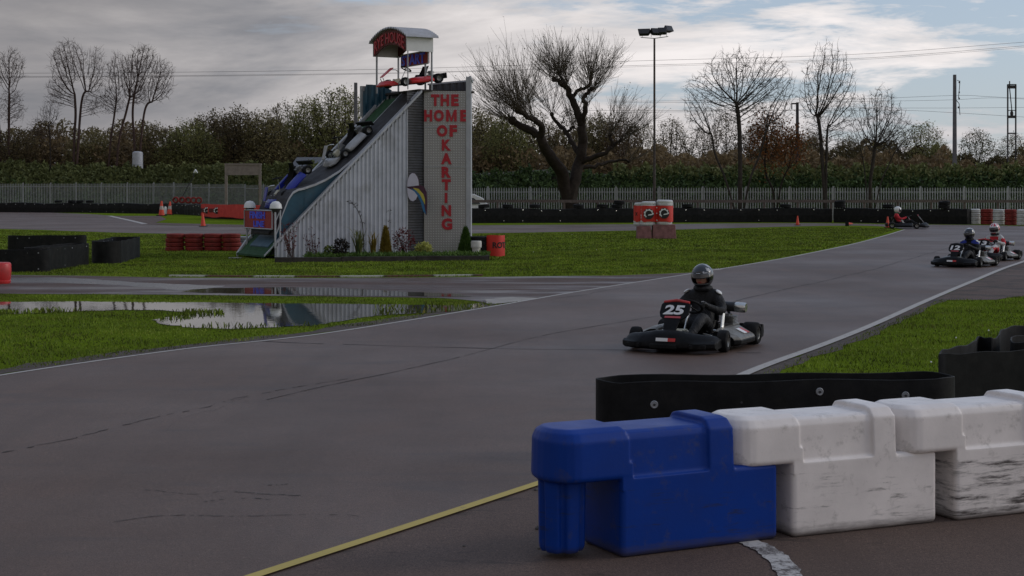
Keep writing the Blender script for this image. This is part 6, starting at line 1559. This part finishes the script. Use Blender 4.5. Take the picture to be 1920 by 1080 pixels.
# ---------------------------------------------------------------- drivers
def skin_body(joints, edges, mats, matfn, parent, name='body', lvl=2):
    me = bpy.data.meshes.new(name); me.from_pydata([j[0] for j in joints], edges, []); o = bpy.data.objects.new(name, me); COL.objects.link(o)
    sk = o.modifiers.new('skin', 'SKIN'); sk.use_smooth_shade = True
    if not me.skin_vertices:
        bpy.context.view_layer.objects.active = o
    for v, j in zip(me.skin_vertices[0].data, joints):
        v.radius = (j[1], j[2] if len(j) > 2 else j[1])
    me.skin_vertices[0].data[0].use_root = True
    ss = o.modifiers.new('sub', 'SUBSURF'); ss.levels = lvl; ss.render_levels = lvl
    bake(o); me = o.data; me.materials.clear()
    for m in mats: me.materials.append(m)
    for p in me.polygons: p.material_index = matfn(p.center)
    o.parent = parent; return o
def driver(loc, rot, label, suit, helmet='helmet_black', helmet_kind='full', lean=0, scale=1.0, look=0):
    r = empty('person', loc, rot, label=label, cat='person', group=None); r.scale = (scale,) * 3
    V = Vector; ly = lean
    J = [(V((-.20, 0, .20)), .150, .125), (V((-.27, ly * .3, .33)), .150, .12), (V((-.325, ly * .7, .47)), .165, .125), (V((-.33, ly * .9, .57)), .15, .10), (V((-.315, ly, .655)), .062, .062), (V((-.29, ly * 1.05, .72)), .07, .075), (V((-.28, ly * 1.1, .80)), .07, .085),
         (V((-.325, .165 + ly * .9, .585)), .078), (V((-.20, .285 + ly * .6, .43)), .058), (V((-.10, .30 + ly * .4, .405)), .054), (V((.07, .20, .475)), .040), (V((.125, .165, .50)), .036),
         (V((-.325, -.165 + ly * .9, .585)), .078), (V((-.20, -.285 + ly * .6, .43)), .058), (V((-.10, -.30 + ly * .4, .405)), .054), (V((.07, -.20, .475)), .040), (V((.125, -.165, .50)), .036),
         (V((-.12, .115, .19)), .105), (V((.10, .17, .30)), .085), (V((.26, .19, .36)), .070), (V((.45, .17, .24)), .056), (V((.62, .15, .135)), .043), (V((.70, .15, .17)), .038), (V((.70, .15, .235)), .030),
         (V((-.12, -.115, .19)), .105), (V((.10, -.17, .30)), .085), (V((.26, -.19, .36)), .070), (V((.45, -.17, .24)), .056), (V((.62, -.15, .135)), .043), (V((.70, -.15, .17)), .038), (V((.70, -.15, .235)), .030)]
    E = [(0, 1), (1, 2), (2, 3), (3, 4), (4, 5), (5, 6), (3, 7), (7, 8), (8, 9), (9, 10), (10, 11), (3, 12), (12, 13), (13, 14), (14, 15), (15, 16), (0, 17), (17, 18), (18, 19), (19, 20), (20, 21), (21, 22), (22, 23), (0, 24), (24, 25), (25, 26), (26, 27), (27, 28), (28, 29), (29, 30)]
    kinds = {'black': ([M['suit_black'], M['skin'], M['suit_black']], lambda c: 1 if c.z > .69 else 0),
             'blueblack': ([M['suit_black'], M['skin'], M['suit_blue']], lambda c: 1 if c.z > .69 else (2 if c.z > .56 and abs(c.y) > .07 else 0)),
             'redwhite': ([M['suit_white'], M['skin'], M['suit_red']], lambda c: 1 if c.z > .69 else (2 if (abs(c.y) > .19 and .40 < c.z < .56 and c.x < -.12) or (c.x > .02 and c.z < .34 and c.x < .42) or (abs(c.y) < .10 and c.z > .45 and c.z < .60 and c.x > -.25) else 0)),
             'redgreen': ([M['suit_red'], M['skin'], M['suit_black']], lambda c: 1 if c.z > .69 else (2 if c.z < .40 and (c.x > -.12 or c.z < .3) else 0))}
    ms, fn = kinds[suit]; b = skin_body(J, E, ms, fn, r)
    hc = V((-.275, ly * 1.1, .815)); Rh = Matrix.Rotation(look, 3, 'Z') @ Matrix.Rotation(.18, 3, 'Y')
    # face
    mb = MB(); mb.ball(hc + Rh @ V((.03, 0, -.015)), (.085, .070, .105), 14, 12, R=Rh)
    mb.ball(hc + Rh @ V((.112, 0, -.012)), (.018, .012, .022), 8, 6, R=Rh)
    for s in (-1, 1): mb.ball(hc + Rh @ V((.100, .030 * s, .016)), (.012, .013, .008), 8, 6, 1)
    mb.box(hc + Rh @ V((.104, 0, -.052)), (.012, .040, .008), 2, Rh); mb.build('face', [M['skin'], M['black_print'], M['letter_red']], r, smooth=True)
    # helmet shell with eye port
    hm = M[helmet]; mb = MB(); nu, nv = 40, 26; vs = []; rx, ry, rz_ = .152, .126, .142
    def hp(i, j, k=1.0):
        th = PI * (i / nv) * .90; ph = -PI + 2 * PI * j / nu; x = math.sin(th) * math.cos(ph); y = math.sin(th) * math.sin(ph); z = math.cos(th)
        chin = 1 + .16 * max(0, x) * max(0, -z + .25); neck = 1 - .0 * z
        return hc + Rh @ V((x * rx * chin * k, y * ry * k, z * rz_ * k - (.0)))
    for i in range(nv + 1):
        for j in range(nu): vs.append(hp(i, j))
    fs = []; mi = []
    for i in range(nv):
        for j in range(nu):
            th = PI * ((i + .5) / nv) * .90; ph = -PI + 2 * PI * (j + .5) / nu; z = math.cos(th)
            if abs(ph) < 1.12 and -.46 < z < .36: continue
            j2 = (j + 1) % nu; fs.append((i * nu + j, (i + 1) * nu + j, (i + 1) * nu + j2, i * nu + j2)); 
            g_ = 0
            if helmet_kind == 'race' and (z > .55 and abs(abs(ph) - .5) < .35 or (abs(abs(ph) - 1.5) < .25 and z > -.3) or (z < -.55 and abs(ph) < .7)): g_ = 1
            if helmet_kind == 'stripe' and (abs(abs(ph) - 2.2) < .5 and z > .1 or z > .93): g_ = 1
            if helmet_kind == 'camo' and z > .1 and math.sin(ph * 5 + 3 * z) * math.sin(z * 9 + ph * 2) > .35 and ph > 0: g_ = 1
            mi.append(g_)
    mb.add(vs, fs, mi); acc = {'race': 'helmet_red', 'stripe': 'helmet_white', 'camo': 'pale', 'full': 'helmet_white'}[helmet_kind]
    h = mb.build('helmet', [hm, M[acc]], r, smooth=True); so_ = h.modifiers.new('s', 'SOLIDIFY'); so_.thickness = .012; so_.offset = 0
    # rim round the port + visor
    mb = MB(); vs = []; fs = []; n1, n2 = 14, 7
    z0, z1 = (.02, .40) if helmet_kind in ('camo',) else (-.48, .40)
    for a in range(n2 + 1):
        zz = z0 + (z1 - z0) * a / n2; th = math.acos(zz)
        for b_ in range(n1 + 1): ph = -1.2 + 2.4 * b_ / n1; x = math.sin(th) * math.cos(ph); y = math.sin(th) * math.sin(ph); chin = 1 + .16 * max(0, x) * max(0, -zz + .25); vs.append(hc + Rh @ V((x * rx * chin * 1.055, y * ry * 1.06, zz * rz_ * 1.03)))
    for a in range(n2):
        for b_ in range(n1): q = a * (n1 + 1) + b_; fs.append((q, q + 1, q + n1 + 2, q + n1 + 1))
    mb.add(vs, fs); v_ = mb.build('visor', M['visor'], h, smooth=True); so_ = v_.modifiers.new('s', 'SOLIDIFY'); so_.thickness = .004
    mb = MB(); mb.tube([hc + Rh @ V((rx * .99, -.02, .062)), hc + Rh @ V((rx * .99, .03, .062))], .005, 6); mb.build('vent', M['steel'], h)
    # collar
    mb = MB(); mb.torus((-.30, ly, .668), .085, .035, None, 18, 8); cb = mb.build('collar', M['suit_green'] if suit == 'redgreen' else M['suit_black'], b, smooth=True)
    if suit in ('black', 'blueblack'):
        for s in (-1, 1): mb = MB(); mb.ball((-.285, s * .205 + ly * .9, .628), (.045, .045, .018), 10, 6, R=Matrix.Rotation(-.6 * s, 3, 'X')); mb.build('shoulder_patch', M['white_print'], b, smooth=True)
    # gloved hands gripping the wheel
    wc = V((.17, 0, .50)); ax = V((.55, 0, -.83)).normalized(); Rw = (-ax).to_track_quat('Z', 'Y').to_matrix()
    for s in (-1, 1):
        mb = MB(); q0 = math.atan2(*( (Rw.transposed() @ V((.0, s * .155, .02))).yx )); c = wc + Rw @ V((math.cos(q0) * .155, math.sin(q0) * .155, 0))
        wr = V((.105, .185 * s, .49)); palm = wr.lerp(c, .55) + V((0, s * .008, .012)); mb.tube([wr - V((.03, 0, .004)), wr, palm, c + V((-.005, s * .012, .012))], [.036, .036, .040, .034], 10, flat=.75)
        tdir = (Rw @ V((-math.sin(q0), math.cos(q0), 0))).normalized(); outw = (c - wc).normalized(); up = -ax
        for fi in range(4):
            o_ = tdir * ((fi - 1.5) * .021); rr = .0105 - .001 * (fi in (0, 3)); l_ = .9 if fi in (0, 3) else 1
            mb.tube([c + o_ + outw * .022 + up * .018, c + o_ * 1.05 + outw * .034 * l_ - up * .0, c + o_ + outw * .018 - up * .026 * l_, c + o_ - outw * .012 - up * .022], [rr, rr, rr * .95, rr * .8], 7)
        mb.tube([palm - outw * .01 + up * .01, c - outw * .020 + up * .022 + tdir * .02 * s, c - outw * .028 + up * .0 + tdir * .032 * s], [.014, .012, .010], 7)
        mb.build('glove', M['glove'], r, smooth=True)
        if suit == 'black' or suit == 'blueblack':
            mb = MB(); mb.box(c + up * .034 + outw * .012, (.03, .02, .012), 0, Rw); mb.build('glove_patch', M['white_print'], r.children[-1])
    return r
def head_to(h): return math.atan2(h[1], h[0])
k25 = (2.12, 17.85, .012); r25 = (0, 0, head_to((-.455, -.89)))
kart('racing_kart', k25, r25, 'black rental kart number 25 nearest the camera, with silver side pods', '25', scale=.94)
driver(k25, r25, 'driver in black overalls and black helmet steering kart 25', 'black', 'helmet_black', 'camo', 0.0, .98)
k12 = (10.98, 37.2, .012); r12 = (0, 0, head_to((-.60, -.80)))
kart('racing_kart', k12, r12, 'black kart number 12, just ahead of kart 13 at the right edge', '12', top='dark_metal', scale=.93)
driver(k12, r12, 'driver in black and blue overalls with black helmet in kart 12', 'blueblack', 'helmet_black', 'stripe', .0, .95)
k13 = (12.66, 40.6, .012); r13 = (0, 0, head_to((-.60, -.80)))
kart('racing_kart', k13, r13, 'black kart number 13 half hidden behind kart 12', '13', scale=.93)
driver(k13, r13, 'driver in red and white overalls with white and red helmet in kart 13', 'redwhite', 'helmet_white', 'race', .0, 1.0)
kf = (19.2, 75.2, .018); rf_ = (0, 0, head_to((.97, -.22)))
kart('racing_kart', kf, rf_, 'distant kart with pale front panel turning at the far bend', None, nassau='grey_body', pod='black_plastic', scale=1.1)
driver(kf, rf_, 'driver in red top and white helmet leaning in the distant kart', 'redgreen', 'helmet_white', 'full', -.04, 1.12)
# display karts on the ramp
def on_ramp(s, t, z): p = L0 + U * s + WV * t; return (p.x, p.y, z)
yaw = head_to((-U.x, -U.y))
def rampkart(s, t, z, pitch, roll, **kw):
    q = Matrix.Rotation(yaw, 4, 'Z') @ Matrix.Rotation(math.radians(pitch), 4, 'Y') @ Matrix.Rotation(math.radians(roll), 4, 'X')
    return kart('display_kart', on_ramp(s, t, z), q.to_euler(), group='old karts displayed on the ramp', old=True, top='dark_metal', **kw)
rampkart(4.50, .75, 4.84, -9 + 16, 0, label='red display kart perched nose out on top of the ramp under the canopy', body='red_body', pod='red_body', nassau='red_body', plate=False)
rampkart(2.68, 1.0, 3.10, 43, 0, label='white display kart halfway down the rubber belt of the ramp', body='grey_body', pod='grey_body', nassau='grey_body', plate=False, scale=.92)
rampkart(1.0, 1.25, 1.98, 46, 0, label='blue display kart tipping off the lower end of the ramp belt', body='blue_body', pod='blue_body', nassau='blue_body', plate=False, scale=.90)
# ---------------------------------------------------------------- camera, sky, sun
cam = bpy.data.cameras.new('camera'); co = bpy.data.objects.new('camera', cam); COL.objects.link(co)
co.location = (0, 0, HC); co.rotation_euler = (PI / 2, 0, 0)
cam.sensor_width = 36; cam.lens = 54; cam.shift_y = -180 / 1920; cam.clip_end = 3000; cam.clip_start = .1
SC.camera = co
SUN_AZ = math.radians(80); SUN_EL = math.radians(28)     # azimuth from +Y towards +X
wd = bpy.data.worlds.new('World'); SC.world = wd; wd.use_nodes = True
nt = wd.node_tree; bg = nt.nodes['Background']
sky = nt.nodes.new('ShaderNodeTexSky'); sky.sky_type = 'NISHITA'; sky.sun_disc = False
sky.sun_elevation = SUN_EL; sky.sun_rotation = SUN_AZ; sky.air_density = 1.0; sky.dust_density = 1.0; sky.ozone_density = 1.5
tc = nt.nodes.new('ShaderNodeTexCoord'); sp = nt.nodes.new('ShaderNodeSeparateXYZ'); nt.links.new(tc.outputs['Generated'], sp.inputs[0])
dx, dy, dz = sp.outputs
def cloudvec(sx, sz, loc):
    mp = nt.nodes.new('ShaderNodeMapping'); mp.inputs['Scale'].default_value = (sx, sx, sz); mp.inputs['Location'].default_value = loc
    mp.inputs['Rotation'].default_value = (0, math.radians(-4), 0)
    nt.links.new(tc.outputs['Generated'], mp.inputs['Vector']); return mp.outputs['Vector']
n1 = noise(nt, 1.0, 7, .58, cloudvec(9, 52, (3.3, 1.0, 2.2)), .5)
n2 = noise(nt, 1.0, 7, .6, cloudvec(3.2, 11, (1.3, 5.0, .7)), .8)
n3 = noise(nt, 1.0, 5, .6, cloudvec(22, 120, (.3, 2.0, 6.7)), .3)
side = mth(nt, 'MULTIPLY', mth(nt, 'ADD', mth(nt, 'DIVIDE', dx, mth(nt, 'ADD', mth(nt, 'ABSOLUTE', dy), .25)), .27), 1.85, clamp=True)   # 0 far left of view .. 1 right
# cover: full on the left, broken on the right
f = mth(nt, 'ADD', mth(nt, 'MULTIPLY', n1, .62), mth(nt, 'MULTIPLY', n2, .38))
f = mth(nt, 'ADD', f, mth(nt, 'MULTIPLY', mth(nt, 'SUBTRACT', n3, .5), .46))
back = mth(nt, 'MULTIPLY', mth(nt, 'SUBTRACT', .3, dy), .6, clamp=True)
thr = mth(nt, 'ADD', f, mth(nt, 'MULTIPLY', mth(nt, 'SUBTRACT', .70, side), .46))
hz = mth(nt, 'MULTIPLY', mth(nt, 'SUBTRACT', .085, dz), 1.6)
hi = mth(nt, 'MULTIPLY', mth(nt, 'SUBTRACT', dz, .2), .5, clamp=True)
thr = mth(nt, 'ADD', mth(nt, 'ADD', thr, hz), mth(nt, 'ADD', back, hi))
def band(c, w, k):
    q = mth(nt, 'DIVIDE', mth(nt, 'SUBTRACT', dz, c), w); e = mth(nt, 'POWER', 2.718, mth(nt, 'MULTIPLY', mth(nt, 'MULTIPLY', q, q), -1.0))
    return mth(nt, 'MULTIPLY', mth(nt, 'MULTIPLY', e, k), side)
for c_, w_, k_ in ((.090, .013, .12), (.045, .011, .08), (.066, .011, -.12), (.122, .010, .05)): thr = mth(nt, 'ADD', thr, band(c_, w_, k_))
cover = ramp(nt, thr, [(.42, 0.0), (.50, .75), (.58, 1.0)])
shade = mth(nt, 'ADD', mth(nt, 'MULTIPLY', n2, .65), mth(nt, 'MULTIPLY', n1, .35))
dark = ramp(nt, shade, [(.34, (.200, .205, .225)), (.50, (.300, .290, .300)), (.66, (.42, .40, .395))])
lite = ramp(nt, shade, [(.34, (.48, .48, .52)), (.47, (.72, .69, .69)), (.60, (.93, .88, .87))])
sidec = ramp(nt, mth(nt, 'ADD', side, mth(nt, 'MULTIPLY', mth(nt, 'SUBTRACT', n2, .5), .5)), [(.05, 0.0), (.75, 1.0)])
cl = mixc(nt, sidec, dark, lite)
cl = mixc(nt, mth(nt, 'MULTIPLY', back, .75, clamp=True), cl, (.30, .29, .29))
cl = mixc(nt, ramp(nt, dz, [(0.0, .5), (.07, 0.0)]), cl, mixc(nt, sidec, (.36, .34, .35), (.66, .62, .62)))
blue = nt.nodes.new('ShaderNodeMix'); blue.data_type = 'RGBA'; blue.blend_type = 'MULTIPLY'; blue.inputs[0].default_value = 1
nt.links.new(sky.outputs[0], blue.inputs[6]); blue.inputs[7].default_value = (.10, .10, .10, 1)
bl = mixc(nt, .55, blue.outputs[2], (.46, .54, .69))
final = mixc(nt, cover, bl, cl)
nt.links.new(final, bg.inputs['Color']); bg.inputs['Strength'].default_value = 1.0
sl = bpy.data.lights.new('sun', 'SUN'); so = bpy.data.objects.new('sun', sl); COL.objects.link(so)
sl.energy = .6; sl.angle = math.radians(14); sl.color = (1, .94, .86)
d = Vector((math.sin(SUN_AZ) * math.cos(SUN_EL), math.cos(SUN_AZ) * math.cos(SUN_EL), math.sin(SUN_EL)))
so.rotation_euler = d.to_track_quat('Z', 'Y').to_euler()
vs = SC.view_settings; vs.view_transform = 'Standard'; vs.look = 'None'; vs.exposure = 0; vs.gamma = 1
SC.cycles.max_bounces = 5; SC.cycles.diffuse_bounces = 2; SC.cycles.glossy_bounces = 3; SC.cycles.transparent_max_bounces = 8
SC.cycles.use_denoising = True
